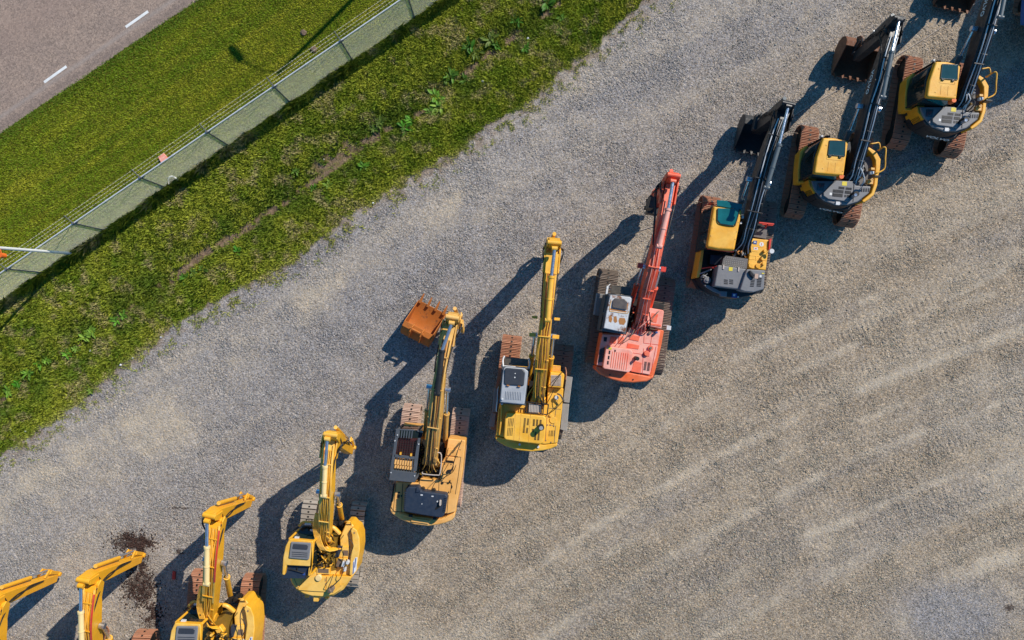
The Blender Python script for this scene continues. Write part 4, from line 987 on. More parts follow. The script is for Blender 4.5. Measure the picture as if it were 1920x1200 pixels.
    hd, lat, so, bo, Qs = boom_set(m, [(806, 868, 2.2), (813, 800, 3.1), (820, 730, 3.7), (830, 670, 3.75), (842, 612, 3.6)], (849, 590, 3.9), (858, 602, .5), 'boomtan',
             rod=(847, 606, 4.0), barrel=((820, 738, 4.0), (829, 657, 4.08)), barrelmat='rubber', hoses=5, hosemat=('boomtan', 'bay', 'boomtan', 'rusthose'), wid=(.48, .48, .36, .44), dep=(.42, .62, .60, .40), bcyl='boomtan', stickw=.40, cylr=.10, foot_cyl=True)
    for s in (1,):
        P = m.p('handrail', 'boomtan', bo, bevel=0)
        P.tube([q+lat*.17+Vector((0, 0, .05)) for q in Qs[4:-2]], .035, 8, world=True); P.done()
    P = m.p('link', 'boomtan', so, bevel=.01)
    c = W(860, 600, 3.3)
    for k in range(3): P.beam([(c+hd*(.15-.1*k)+lat*(.05+.06*k), .06, .2), (c-hd*(.3)+lat*(.08+.07*k)-Vector((0, 0, .4)), .05, .2)], lat)
    P.done()
    return m
tan_guard()

mb = Machine('excavator_bucket', 'orange rusty digging bucket with upturned teeth lying open beside the tan boom', 'bucket', 710, 490, (795, 606), tilt=0)
bucket(mb, None, W(795, 604, .45)-Vector((0, 0, .44)), Vector((-.46, -.89, 0)), 1.22, 'bktorange', sz=1.12, teeth=4)

# ------------------------------------------------------------------ round-tailed yellow excavators
def round_tail(label, base_px, sc=1.0, rot=0.0, pivot=None, move=(0, 0), boom=None, tracks=None, trk=('padgrey', 'padgrey'), pads=True, tw=.60, dark=False):
    m = Machine('excavator', label, 'excavator', 510, 930, base_px, sc=sc, rot=rot, pivot=pivot, move=move, tilt=3, group='excavators parked in a diagonal row')
    m.bmove = Vector((0, 0, 0)); m.base = W(*base_px, 0); m.root.location = m.base
    undercarriage(m, *tracks, width=tw, mat=trk[0], matr=trk[1], pads=pads)
    y = 'kyel'
    P = m.p('deck', y, bevel=.05)
    P.prism([(190, 895), (440, 890), (480, 830), (720, 830), (725, 690), (765, 560), (762, 470), (800, 380), (832, 300), (890, 300), (950, 370), (985, 470), (988, 600), (962, 830), (900, 920), (805, 1055), (690, 1125), (560, 1148), (450, 1138), (350, 1108), (270, 1058), (215, 980)], 1.9, 1.05); dk = P.done()
    P = m.p('engine_hood', y, bevel=.06)
    P.prism([(205, 905), (480, 890), (880, 905), (890, 920), (795, 1045), (690, 1110), (560, 1132), (450, 1125), (350, 1095), (270, 1042), (225, 975)], 2.08, 1.85); h = P.done()
    P = m.p('hood_panel', y, h, bevel=.02); P.prism([(380, 925), (485, 895), (605, 900), (600, 1080), (480, 1075), (300, 1062), (290, 1040)], 2.13, 2.0); P.prism([(612, 905), (775, 905), (770, 1010), (690, 1085), (606, 1082)], 2.12, 2.0); P.done()
    P = m.p('seam', 'rustdk', h, bevel=0)
    for a in (((600, 910), (596, 1085)), ((245, 920), (300, 1050)), ((776, 905), (770, 1015)), ((300, 1060), (600, 1080))): P.tube([(*a[0], 2.085), (*a[1], 2.085)], .009, 4)
    for u, v in ((598, 935), (598, 955), (600, 990)): P.cyl(u, v, .02, 2.14, 2.0, 8)
    P.done()
    P = m.p('lamp_dome', 'cream', h, bevel=.02); P.cyl(520, 925, .12, 2.2, 2.05, 20); P.done()
    P = m.p('latch', y, bevel=.02); P.rect(465, 1090, 522, 1190, 1.95, 1.2); P.rect(368, 1112, 410, 1148, 1.6, 1.2); P.rect(592, 1140, 632, 1165, 1.6, 1.2); P.done()
    P = m.p('exhaust_pipe', 'rustdk', h, bevel=0); P.cyl(662, 1058, .10, 2.35, 2.0, 14); P.tube([(640, 1078, 2.3), (662, 1060, 2.35)], .06); P.done()
    # rounded right fender
    P = m.p('fender', y, bevel=.07); P.prism([(882, 392), (905, 352), (955, 385), (984, 470), (988, 600), (968, 740), (935, 850), (890, 900), (868, 890), (880, 700), (905, 560), (895, 440)], 2.12, 1.1); fd = P.done()
    P = m.p('fender_mark', 'rustdk', fd, bevel=0); P.prism([(925, 400), (930, 412), (940, 415), (930, 420), (925, 432), (920, 420), (910, 415), (920, 411)], 2.127, 2.05); P.done()
    P = m.p('warning_label', 'white', fd, bevel=0); P.prism([(940, 690), (962, 690), (945, 840), (905, 885), (912, 740)], 2.127, 2.05); P.done()
    P = m.p('warning_label', 'bluelabel', fd, bevel=0); P.prism([(938, 700), (948, 700), (936, 800), (926, 810)], 2.133, 2.05); P.prism([(918, 745), (926, 740), (918, 870), (908, 878)], 2.133, 2.05); P.done()
    # steps
    P = m.p('step_box', y, bevel=.03)
    P.prism([(795, 378), (880, 350), (880, 450), (850, 460), (775, 450)], 1.75, 1.1); P.prism([(775, 455), (860, 458), (868, 560), (760, 560)], 1.86, 1.1)
    P.prism([(765, 565), (870, 565), (865, 700), (735, 690)], 1.95, 1.1); P.prism([(722, 695), (862, 702), (850, 790), (800, 800), (722, 800)], 2.0, 1.1); st = P.done()
    P = m.p('grip_pad', 'grip', st, bevel=.005)
    P.rect(790, 386, 850, 420, 1.762, 1.7); P.rect(770, 472, 850, 524, 1.872, 1.8); P.rect(800, 612, 856, 672, 1.962, 1.9); P.rect(728, 705, 780, 800, 2.012, 1.9, rot=15); P.done()
    P = m.p('grip_pad', 'hatch', st, bevel=.005); P.prism([(735, 565), (795, 568), (750, 690), (705, 690)], 1.98, 1.85); P.done()
    P = m.p('handrail', y, bevel=0); P.tube([(822, 300, 1.5), (830, 288, 2.0), (880, 292, 2.05), (895, 340, 1.8)], .025); P.tube([(828, 320, 1.6), (890, 330, 1.6)], .02); P.done()
    P = m.p('light_cluster', 'bay', bevel=.02); P.rect(760, 275, 815, 345, 1.5, 1.2, rot=20); P.cyl(775, 310, .1, 1.65, 1.2, 14); P.done()
    P = m.p('handrail', 'rubber', bevel=0); P.tube([(890, 365, 2.3), (868, 440, 2.6), (868, 600, 2.6), (858, 710, 2.2)], .017); P.tube([(870, 480, 2.45), (915, 560, 2.5), (870, 670, 2.4)], .013); P.tube([(690, 880, 2.2), (655, 980, 2.5), (625, 1045, 2.2)], .014); P.tube([(770, 930, 2.2), (700, 1000, 2.5), (632, 1045, 2.2)], .014); P.tube([(840, 710, 2.2), (800, 850, 2.5), (765, 935, 2.3)], .014); P.done()
    P = m.p('gauge', 'galv', bevel=.01); P.rect(785, 740, 812, 800, 2.2, 2.0, rot=15); P.rect(800, 810, 830, 850, 2.1, 1.9); P.cyl(848, 752, .07, 2.2, 2.0, 14); P.done()
    # centre bay
    P = m.p('hydraulic_bay', 'baygold', bevel=0); P.prism([(440, 560), (640, 470), (725, 480), (722, 830), (440, 900)], 1.92, 1.05); P.done()
    P = m.p('step_box', y, bevel=.02); P.prism([(500, 805), (650, 812), (650, 885), (495, 880)], 2.1, 1.85); P.prism([(440, 870), (480, 830), (500, 890), (440, 940), (395, 935)], 2.1, 1.9); P.done()
    P = m.p('grip_pad', 'grip', bevel=.004); P.rect(514, 820, 636, 866, 2.112, 2.0); P.done()
    clutter(m, (460, 620, 700, 800), 1.93, 11, ('bay', y, 'baygold', 'rubber'), .3)
    P = m.p('swing_shroud', y, bevel=.04); P.prism([(480, 500), (520, 505), (548, 545), (520, 570), (480, 540)], 2.1, 1.9); P.prism([(560, 590), (620, 560), (660, 620), (640, 680), (590, 650)], 2.15, 1.9); P.done()
    # cab
    P = m.p('cab_shell', y, bevel=.03); P.prism([(190, 490, 2.9), (465, 515, 2.9), (430, 905, 2.9), (112, 890, 2.9), (122, 700, 2.9), (150, 570, 2.9)], 1.8, 1.05); P.done()
    P = m.p('cab', 'gdark', bevel=.03); P.prism([(190, 490, 2.9), (465, 515, 2.9), (430, 900, 2.9), (114, 886, 2.9), (124, 700, 2.9), (152, 570, 2.9)], 2.78, 1.75); cab = P.done()
    P = m.p('windscreen', 'gdark', cab, bevel=.02)
    tp = [m.P(195, 492, 2.9), m.P(470, 515, 2.9)]
    fr = [m.P(240, 480, 2.2), m.P(478, 500, 2.2), m.P(488, 375, 2.2), m.P(325, 350, 2.2)]
    P._poly([Vector((p.x, p.y, m.Z(2.25 if i < 2 else 1.95))) for i, p in enumerate(fr)], [Vector((p.x, p.y, m.Z(1.3))) for p in fr]); P.done()
    P = m.p('front_guard', y, cab, bevel=.01); P.tube([(305, 340, 2.2), (350, 295, 2.2), (420, 300, 2.2), (495, 295, 2.2)], .055); P.done()
    P = m.p('handrail', 'bay', cab, bevel=0); P.tube([(190, 480, 2.6), (240, 400, 2.2), (305, 340, 2.1)], .03); P.tube([(385, 275, 2.0), (390, 262, 2.1), (445, 262, 2.1), (450, 278, 2.0)], .02); P.done()
    P = m.p('mirror', 'galv', cab, bevel=.01); P.rect(250, 462, 300, 492, 2.85, 2.75, rot=8); P.rect(365, 310, 440, 330, 2.3, 2.2); P.done()
    P = m.p('pillar', y, cab, bevel=.01)
    for u, v in ((190, 492), (112, 885), (462, 518), (432, 895), (128, 690)):
        a = m.P(u, v, 2.9); P.rod(Vector((a.x, a.y, m.Z(2.8))), Vector((a.x, a.y, m.Z(1.7))), .05, 8)
    P.done()
    P = m.p('cab_roof', y, cab, bevel=.09); P.prism([(192, 485), (300, 492), (460, 508), (466, 530), (440, 800), (425, 905), (400, 905), (410, 815), (425, 795), (165, 782), (140, 895), (112, 888), (122, 700), (150, 565)], 2.97, 2.76); rf = P.done()
    P = m.p('roof_hatch', 'vgrey', rf, bevel=.03); P.prism([(212, 518), (432, 530), (436, 545), (415, 715), (400, 720), (192, 702), (188, 690)], 3.03, 2.9); ht = P.done()
    P = m.p('hatch_window', 'hatch', ht, bevel=.025); P.prism([(238, 538), (398, 550), (406, 562), (398, 604), (385, 608), (232, 598), (226, 585)], 3.05, 3.0); P.done()
    P = m.p('hatch_rib', 'hatch', ht, bevel=.008)
    for v in (628, 650, 672): P.prism([(222, v), (400, v+12), (399, v+18), (221, v+6)], 3.045, 3.0)
    P.done()
    P = m.p('rear_window', 'navy', cab, bevel=.01); P.prism([(165, 785, 2.9), (428, 798, 2.9), (398, 905, 2.6), (142, 900, 2.6)], 2.82, 2.7); P.done()
    P = m.p('wiper', 'bay', cab, bevel=0); P.tube([(190, 825, 2.85), (260, 840, 2.86), (360, 870, 2.85)], .02); P.tube([(280, 800, 2.85), (285, 842, 2.86)], .018); P.done()
    P = m.p('warning_label', 'bluelabel', bevel=0); P.rect(345, 865, 370, 892, 2.84, 2.78); P.done()
    P = m.p('flag_patch', 'white', cab, bevel=.004); P.rect(428, 378, 478, 398, 2.32, 2.28, rot=8); P.done()
    b = boom
    hd, lat, so, bo, Qs = boom_set(m, b['pts'], b['st'], b['se'], 'kyel2' if dark else 'kyel', rod=b['rod'], barrel=b['bar'], barrelmat='cream', hoses=4, hosemat=('kyel', 'boomyel'), wid=(.42, .41, .40, .38), dep=(.40, .54, .54, .38), bcyl='kyel', stickw=.42/sc, cylr=.085, side_hoses=True, sd_=.86)
    P = m.p('boom_rib', 'kyel', bo, bevel=.01)
    for s in (-.17, .19):
        P.beam([(Qs[i]+lat*s*sc+Vector((0, 0, .07)), .07, .09) for i in range(3, len(Qs)-1)], lat)
    P.done()
    if dark:
        P = m.p('red_stripe', 'redbar', bo, bevel=0); P.beam([(Qs[i]+lat*.21*sc+Vector((0, 0, .09)), .05, .03) for i in range(6, len(Qs)-2)], lat); P.done()
    for i in range(5):
        P = m.p('hose', 'kyel', bevel=0)
        j = 3; q = Qs[2]+Vector((0, 0, .1)); x = -.32+i*.05
        e = Qs[0]-hd*.35+lat*(.35+.07*i); e.z = m.Z(2.0)
        P.tube([Qs[5]+lat*x, Qs[2]+lat*(x-.08), q-hd*.75+lat*(x+.25)-Vector((0, 0, .3)), e], .026, 6, world=True); P.done()
    P = m.p('swing_motor', 'bay', bevel=.02); P.cyl(690, 335, .10, 1.9, 1.4, 14); P.done()
    P = m.p('valve_block', y, bevel=.02); P.tube([(655, 345, 1.9), (700, 360, 1.9), (765, 425, 1.8)], .085); P.done()
    return m
round_tail('small yellow excavator with flat grey track pads and a rounded tail, wholly in view', (610, 1040), tracks=((585, 934), (571, 1090), (675, 942), (660, 1102)), tw=.58,
           boom=dict(pts=[(607, 1012, 2.3), (608, 975, 3.0), (610, 930, 3.7), (613, 870, 3.8), (618, 825, 3.65)], st=(621, 810, 3.95), se=(656, 838, .45), rod=(614, 823, 4.05), bar=((607, 930, 4.0), (609.5, 874, 4.1))))
c3 = W(562, 1032, 3.0); c2 = W(347.5, 1181, 3.0)
mv = c2-c3
k2 = round_tail('deep yellow excavator cut by the bottom edge, cab hatch and rusty tracks showing', (395, 1260), sc=1.06, rot=2.5, pivot=Vector((c3.x, c3.y, 0)), move=(mv.x+.12, mv.y-.1), tracks=((378, 1070), (366, 1262), (475, 1078), (466, 1270)), tw=.72, trk=('rust', 'rust'), pads=False, dark=True,
           boom=dict(pts=[(388, 1160, 2.4), (391, 1115, 3.1), (394, 1060, 3.8), (399, 1010, 3.85), (403, 978, 3.7)], st=(394, 962, 4.0), se=(467, 934, .45), rod=(388.5, 977, 4.05), bar=((387.5, 1095, 4.0), (388, 1025, 4.1))))

def copy_tree(o, parent=None):
    c = o.copy(); C.objects.link(c)
    if parent: c.parent = parent
    for ch in list(o.children): copy_tree(ch, c)
    return c
# remember the sources before copying
c1 = copy_tree(k2.root); c1.location = k2.root.location+Vector((-4.30, -2.30, 0)); c1['label'] = 'yellow excavator whose stick end reaches the dark oil stains on the gravel'
c1.rotation_euler.z = math.radians(1.0)
c0 = copy_tree(k2.root); c0.location = k2.root.location+Vector((-7.95, -3.0, 0)); c0['label'] = 'yellow excavator in the bottom left corner, only its boom and drooping stick in the photo'
c0.rotation_euler.z = math.radians(-1.0)

# ================================================================== GROUND, VERGE, ROAD
S = F/H
def vnoise(x, y, seed=0):
    xi = np.floor(x).astype(np.int64); yi = np.floor(y).astype(np.int64)
    fx = x-xi; fy = y-yi
    def h(a, b):
        n = (a*374761393+b*668265263+seed*1442695041) & 0xffffffff
        n = ((n ^ (n >> 13))*1274126177) & 0xffffffff
        return ((n ^ (n >> 16)) & 0xffff)/65535.0
    u = fx*fx*(3-2*fx); v = fy*fy*(3-2*fy)
    return (h(xi, yi)*(1-u)+h(xi+1, yi)*u)*(1-v)+(h(xi, yi+1)*(1-u)+h(xi+1, yi+1)*u)*v
def fbm(x, y, o=4, seed=0):
    a = .5; t = 0; s = 0
    for i in range(o):
        t = t+a*vnoise(x*2**i+i*17.3, y*2**i-i*9.1, seed+i); s += a; a *= .5
    return t/s
def sstep(a, b, x):
    t = np.clip((x-a)/(b-a), 0, 1); return t*t*(3-2*t)
def px_of(X, Y): return 960+X*S, 600-Y*S
def edge_gravel(px): return np.interp(px, [-900, 0, 60, 150, 300, 440, 560, 700, 850, 1000, 1080, 1180, 1230, 1600, 2600], [1500, 862, 820, 748, 630, 552, 482, 378, 292, 192, 125, 38, 2, -260, -900])
def road_d(px, py): return (250-.676*px)-py          # >0 on the road side
def fence_y(px): return 193-(px-545)*.6834
def seg_dist(px, py, pts):
    d = np.full(np.shape(px), 1e9); s = np.zeros(np.shape(px)); acc = 0
    for (x0, y0), (x1, y1) in zip(pts[:-1], pts[1:]):
        dx, dy = x1-x0, y1-y0; L = math.hypot(dx, dy)
        t = np.clip(((px-x0)*dx+(py-y0)*dy)/(L*L), 0, 1)
        q = np.hypot(px-(x0+t*dx), py-(y0+t*dy)); m_ = q < d
        d = np.where(m_, q, d); s = np.where(m_, acc+t*L, s); acc += L
    return d, s
ditch = [(-300, 980), (-60, 790), (60, 705), (160, 640), (250, 575), (330, 510), (420, 450), (520, 385), (600, 330), (690, 262), (800, 200), (900, 110), (1000, 40), (1100, -30), (1300, -180)]
def fields(X, Y):
    px, py = px_of(X, Y)
    w1 = fbm(px/60, py/60, 4, 3)-.5; w2 = fbm(px/14, py/14, 3, 8)-.5
    eg = edge_gravel(px)+w1*46+w2*26
    grass = sstep(5, -7, py-eg)
    rd = road_d(px, py)
    # streak coordinates: passes of traffic, lower left to upper right
    th = math.radians(27); wob = (fbm(px/520, py/520, 2, 21)-.5)*46+(px-1300)*np.abs(px-1300)*.00005
    v = px*math.sin(th)+py*math.cos(th)+wob; u = px*math.cos(th)-py*math.sin(th)
    arc = sstep(-60, 60, py-(1150-px*.53)-60)            # below the row of machines the passes swing in arcs
    rad = np.hypot(px-2950, py-3900); an = np.arctan2(3900-py, 2950-px)
    v = np.where(arc > .5, 4000-rad+wob*.35, v); u = np.where(arc > .5, an*3400, u)
    st = fbm(u/520, v/34, 4, 31)
    st2 = fbm(u/300, v/13, 3, 41)
    dust = sstep(.42, .75, st)*.38+sstep(.5, .8, fbm(px/150, py/150, 4, 5))*.45
    coarse = sstep(.36, .66, st2*.22+fbm(px/45, py/45, 4, 9)*.78)
    blue = sstep(.48, .72, fbm(u/400, v/60, 4, 51))*np.where(arc > .5, .4, .8)
    for pts, w, a in (([(994, 888), (1116, 813), (1240, 742), (1368, 676), (1498, 616), (1630, 561), (1764, 511), (1900, 466)], 12, 0.55), ([(930, 1016), (1054, 933), (1182, 855), (1313, 783), (1446, 716), (1582, 655), (1721, 600), (1862, 551)], 9, 0.5), ([(928, 1117), (1062, 1024), (1200, 938), (1343, 859), (1488, 786), (1638, 720), (1790, 662), (1944, 610)], 13, 0.7), ([(1057, 1094), (1163, 1025), (1272, 960), (1383, 899), (1497, 843), (1612, 791), (1729, 743), (1848, 699)], 9, 0.45), ([(997, 1212), (1126, 1122), (1260, 1039), (1397, 962), (1538, 892), (1682, 828), (1829, 772), (1978, 722)], 12, 0.6), ([(1193, 1194), (1295, 1131), (1400, 1071), (1507, 1015), (1616, 963), (1727, 915), (1839, 871), (1953, 832)], 10, 0.45), ([(1281, 1229), (1382, 1168), (1485, 1111), (1590, 1059), (1698, 1010), (1806, 965), (1917, 924), (2029, 888)], 12, 0.5), ([(799, 939), (858, 897), (919, 856), (980, 816), (1042, 777), (1104, 740), (1168, 703), (1232, 668)], 12, 0.4), ([(1690, 612), (1750, 578)], 13, .9), ([(1520, 1002), (1590, 975)], 14, .8), ([(1700, 606), (1907, 490)], 9, .5), ([(0, 925), (250, 800), (420, 680), (600, 545), (760, 440), (900, 350), (1100, 250)], 42, .55),
                      ([(0, 960), (200, 870), (330, 800)], 50, .5), ([(1780, 1085), (1850, 1055), (1920, 1040)], 20, .9), ([(1650, 1180), (1690, 1160)], 22, .8), ([(1880, 1090), (1910, 1120)], 16, .7), ([(1450, 90), (1530, 20)], 14, .5), ([(900, 410), (930, 400)], 20, .4), ([(1030, 920), (1130, 860), (1330, 750)], 16, .35), ([(180, 960), (200, 965)], 14, .7), ([(760, 1100), (960, 1010), (1150, 950)], 18, .3)):
        d, _ = seg_dist(px, py, pts)
        dust = np.maximum(dust, 1.25*a*np.exp(-(d/(w*.9))**2)*(0.6+.6*fbm(px/18, py/18, 3, 77))*(.25+.95*sstep(.36, .62, fbm(px/75+w*3, py/75, 3, 79))))
    patch = np.exp(-(((px-1790)/110)**2+((py-1150)/62)**2)**1.3)
    blue = np.maximum(blue*.8, patch*1.3); coarse *= (1-.8*patch); dust *= (1-.65*patch)
    left = sstep(900, 200, px)*sstep(500, 800, py)
    dust = np.clip(dust+.18*left, 0, 1); coarse = np.clip(coarse*(1-dust*.75), 0, 1)
    warm = sstep(900, 1500, px*.75+py*.75)
    # stains
    stn = fbm(px/9, py/9, 4, 61)
    stain = np.zeros(np.shape(px))
    for cx, cy, rx, ry, a in ((250, 1018, 38, 15, 1.0), (265, 1035, 10, 34, .7), (262, 1100, 30, 38, .85), (238, 1010, 16, 16, .7), (275, 1060, 26, 50, .4), (335, 953, 26, 3, .6), (258, 1055, 20, 26, .75), (283, 1165, 22, 16, .5), (395, 1000, 10, 40, .25), (338, 1035, 10, 6, .8), (1893, 1140, 12, 8, .8), (140, 1100, 8, 4, .5), (1600, 440, 16, 22, .35)):
        g = np.exp(-(((px-cx)/rx)**2+((py-cy)/ry)**2)); stain = np.maximum(stain, a*np.exp(-(((px-cx)/rx/1.15)**2+((py-cy)/ry)**2)**1.4)*(.75+.5*stn))
    dd, _ = seg_dist(px, py, ditch)
    soil = np.exp(-(dd/8)**2)*sstep(.48, .60, fbm(px/26, py/26, 4, 71))
    d2, _ = seg_dist(px, py, [(318, 525), (370, 480), (440, 440), (520, 385)])
    soil = np.maximum(soil, np.exp(-(d2/9)**2)*1.1*sstep(.30, .5, fbm(px/16, py/16, 3, 75)))
    d3, _ = seg_dist(px, py, [(600, 310), (660, 270), (720, 240)])
    soil = np.maximum(soil, np.exp(-(d3/16)**2)*sstep(.45, .58, fbm(px/12, py/12, 3, 73)))
    soil = np.clip(soil, 0, 1)*grass
    # heights
    z = (fbm(px/26, py/26, 4, 81)-.5)*.05+(fbm(px/7, py/7, 2, 84)-.5)*.022*(.5+coarse)+(st-.5)*.016+(st2-.5)*.014
    for pts, w, pitch, amp in (([(1890, 420), (1888, 160)], 20, 8.6, .016), ([(1622, 470), (1628, 402)], 17, 8.6, .018), ([(1452, 687), (1500, 665), (1549, 644), (1597, 623), (1647, 603), (1696, 584), (1746, 566), (1796, 548)], 12, 10, .022), ([(1425, 774), (1480, 748), (1535, 723), (1591, 698), (1647, 675), (1704, 653), (1760, 632), (1818, 611)], 12, 10, .018),
                               ([(1408, 1000), (1466, 969), (1525, 940), (1584, 912), (1644, 886), (1704, 860), (1765, 836), (1826, 813)], 16, 10, .018), ([(1497, 1049), (1547, 1024), (1598, 1000), (1648, 977), (1700, 954), (1751, 933), (1803, 913), (1856, 893)], 14, 10, .015), ([(445, 1075), (450, 985)], 26, 8.6, .012), ([(480, 1075), (480, 985)], 18, 8.6, .012), ([(931, 907), (976, 877), (1022, 848), (1068, 820), (1114, 792), (1161, 765), (1208, 738), (1255, 713)], 13, 10, .012), ([(1275, 999), (1319, 974), (1363, 950), (1407, 927), (1452, 904), (1496, 882), (1542, 860), (1587, 840)], 14, 10, .010)):
        d, s = seg_dist(px, py, pts)
        z = z+.85*amp*np.sin(s*2*math.pi/pitch+w2*3.2)*np.exp(-(d/w)**4)*sstep(.36, .58, fbm(px/34+s*0, py/34, 3, 88))
    z = np.where(rd > -30, z*.2, z)
    z = z-.22*np.exp(-(dd/30)**2)*grass+grass*(fbm(px/18, py/18, 3, 91)-.5)*.08*sstep(10, 40, py-fence_y(px))
    z = z*1.0
    far = sstep(1300, 2600, np.hypot(px-960, py-600)); z = z*(1-far)
    z = z-.02*sstep(-8, 2, rd)-.05*sstep(2, 14, rd)
    return dict(px=px, py=py, grass=grass, dust=dust, coarse=coarse, blue=blue, stain=stain, soil=soil, warm=warm, rim=np.clip(.8*np.exp(-((py-eg-6)/13)**2)*sstep(.36, .6, fbm(px/13, py/13, 3, 97)), 0, 1), z=z, rd=rd, dd=dd)

def axis(lo, hi, step, far):
    c = list(np.arange(lo, hi+1e-6, step)); d = step
    a, b = c[0], c[-1]; L, R = [], []
    while b < far: d *= 1.35; b += d; a -= d; R.append(b); L.append(a)
    return np.array(L[::-1]+c+R)
gx = axis(-23, 23, .06, 1600); gy = axis(-14.6, 14.6, .06, 1600)
X, Y = np.meshgrid(gx, gy); fl = fields(X, Y)
nx, ny = len(gx), len(gy)
me = bpy.data.meshes.new('ground')
co = np.stack([X, Y, fl['z']], -1).reshape(-1, 3).astype(np.float32)
idx = np.arange(nx*ny).reshape(ny, nx)
q = np.stack([idx[:-1, :-1], idx[:-1, 1:], idx[1:, 1:], idx[1:, :-1]], -1).reshape(-1, 4).astype(np.int32)
me.vertices.add(len(co)); me.vertices.foreach_set('co', co.ravel())
me.loops.add(q.size); me.loops.foreach_set('vertex_index', q.ravel())
me.polygons.add(len(q)); me.polygons.foreach_set('loop_start', np.arange(0, q.size, 4, dtype=np.int32)); me.polygons.foreach_set('loop_total', np.full(len(q), 4, dtype=np.int32))
me.update(calc_edges=True); me.polygons.foreach_set('use_smooth', np.ones(len(q), bool))
def attr(name, a, b, c, d=None):
    at = me.attributes.new(name, 'FLOAT_COLOR', 'POINT')
    at.data.foreach_set('color', np.stack([a, b, c, np.ones_like(a) if d is None else d], -1).astype(np.float32).ravel())
attr('surf', fl['grass'], fl['dust'], fl['stain']); attr('surf2', fl['blue'], np.maximum(fl['soil'], fl['rim']*.7), fl['coarse'])
attr('surf3', fl['warm'], fl['warm'], fl['warm'])

m, nt, b = mat_new('ground_material')
tc = N(nt, 'ShaderNodeTexCoord'); ov = tc.outputs['Object']
def sep(name):
    a = N(nt, 'ShaderNodeAttribute'); a.attribute_name = name
    s = N(nt, 'ShaderNodeSeparateColor'); nt.links.new(a.outputs['Color'], s.inputs[0]); return s.outputs
s1, s2, s3 = sep('surf'), sep('surf2'), sep('surf3')
col = mixc(nt, s3[0], (.335, .308, .286), (.372, .300, .218))
col = mixc(nt, s2[0], col, (.300, .280, .268))
col = mixc(nt, s1[1], col, (.505, .425, .32))
def vor(scale, out='Color', feat='F1'):
    v = N(nt, 'ShaderNodeTexVoronoi', feature=feat); v.inputs['Scale'].default_value = scale; nt.links.new(ov, v.inputs['Vector']); return v
v1, v2 = vor(26), vor(11.5)
g1 = N(nt, 'ShaderNodeSeparateColor'); nt.links.new(v1.outputs['Color'], g1.inputs[0])
sp1 = ramp(nt, g1.outputs[0], [(0, (.38, .37, .37)), (.5, (.95, .95, .95)), (.85, (1.18, 1.17, 1.15)), (1, (1.7, 1.65, 1.6))])
amt = N(nt, 'ShaderNodeMapRange'); amt.inputs[3].default_value = .9; amt.inputs[4].default_value = .35; nt.links.new(s1[1], amt.inputs[0])
col = mixc(nt, amt.outputs[0], col, mixc(nt, 1.0, col, sp1, 'MULTIPLY'))
g2 = N(nt, 'ShaderNodeSeparateColor'); nt.links.new(v2.outputs['Color'], g2.inputs[0])
sp2 = ramp(nt, g2.outputs[1], [(0, (.62, .62, .63)), (.4, (.96, .96, .96)), (1, (1.2, 1.2, 1.19))])
col = mixc(nt, .32, col, mixc(nt, 1.0, col, sp2, 'MULTIPLY'))
tone = ramp(nt, noise(nt, 1.1, 8, .65, ov), [(.3, (.90, .90, .91)), (.7, (1.08, 1.07, 1.06))])
col = mixc(nt, 1.0, col, tone, 'MULTIPLY')
# colour tints of single stones: bluish, ochre
hue = ramp(nt, g1.outputs[2], [(0, (.86, .92, 1.12)), (.25, (.97, .98, 1.02)), (.7, (1.0, 1.0, 1.0)), (1, (1.14, 1.0, .82))])
col = mixc(nt, .8, col, mixc(nt, 1.0, col, hue, 'MULTIPLY'))
turf = ramp(nt, noise(nt, 9, 6, .7, ov), [(.3, (.07, .08, .006)), (.7, (.20, .19, .02))])
col = mixc(nt, s1[0], col, turf)
earth = ramp(nt, noise(nt, 7, 6, .7, ov), [(.3, (.12, .075, .045)), (.7, (.32, .225, .15))])
col = mixc(nt, s2[1], col, earth)
sn = N(nt, 'ShaderNodeMath', operation='MULTIPLY_ADD'); nt.links.new(s1[2], sn.inputs[0]); sn.inputs[1].default_value = .26
nt.links.new(noise(nt, 13, 9, .85, ov), sn.inputs[2])
col = mixc(nt, ramp(nt, sn.outputs[0], [(.595, (0, 0, 0)), (.66, (.88,)*3)]), col, (.045, .026, .020))
nt.links.new(col, b.inputs['Base Color']); b.inputs['Roughness'].default_value = .93; b.inputs['Specular IOR Level'].default_value = .2
hs = N(nt, 'ShaderNodeMath', operation='MULTIPLY_ADD'); hs.inputs[1].default_value = -.7
nt.links.new(v2.outputs['Distance'], hs.inputs[0])
h2 = N(nt, 'ShaderNodeMath', operation='MULTIPLY'); h2.inputs[1].default_value = -.55; nt.links.new(v1.outputs['Distance'], h2.inputs[0]); nt.links.new(h2.outputs[0], hs.inputs[2])
h3 = N(nt, 'ShaderNodeMath', operation='ADD'); nt.links.new(hs.outputs[0], h3.inputs[0]); nt.links.new(noise(nt, 5, 8, .7, ov), h3.inputs[1])
bp = N(nt, 'ShaderNodeBump'); bp.inputs['Distance'].default_value = .055
bs = N(nt, 'ShaderNodeMapRange'); bs.inputs[3].default_value = .45; bs.inputs[4].default_value = 1.0; nt.links.new(s2[2], bs.inputs[0]); nt.links.new(bs.outputs[0], bp.inputs['Strength'])
nt.links.new(h3.outputs[0], bp.inputs['Height']); nt.links.new(bp.outputs[0], b.inputs['Normal'])
g = new_mesh_obj('ground', me, m); tag(g, 'grey beige gravel yard with tyre streaks, turning to turf along the fence', 'ground', kind='structure')

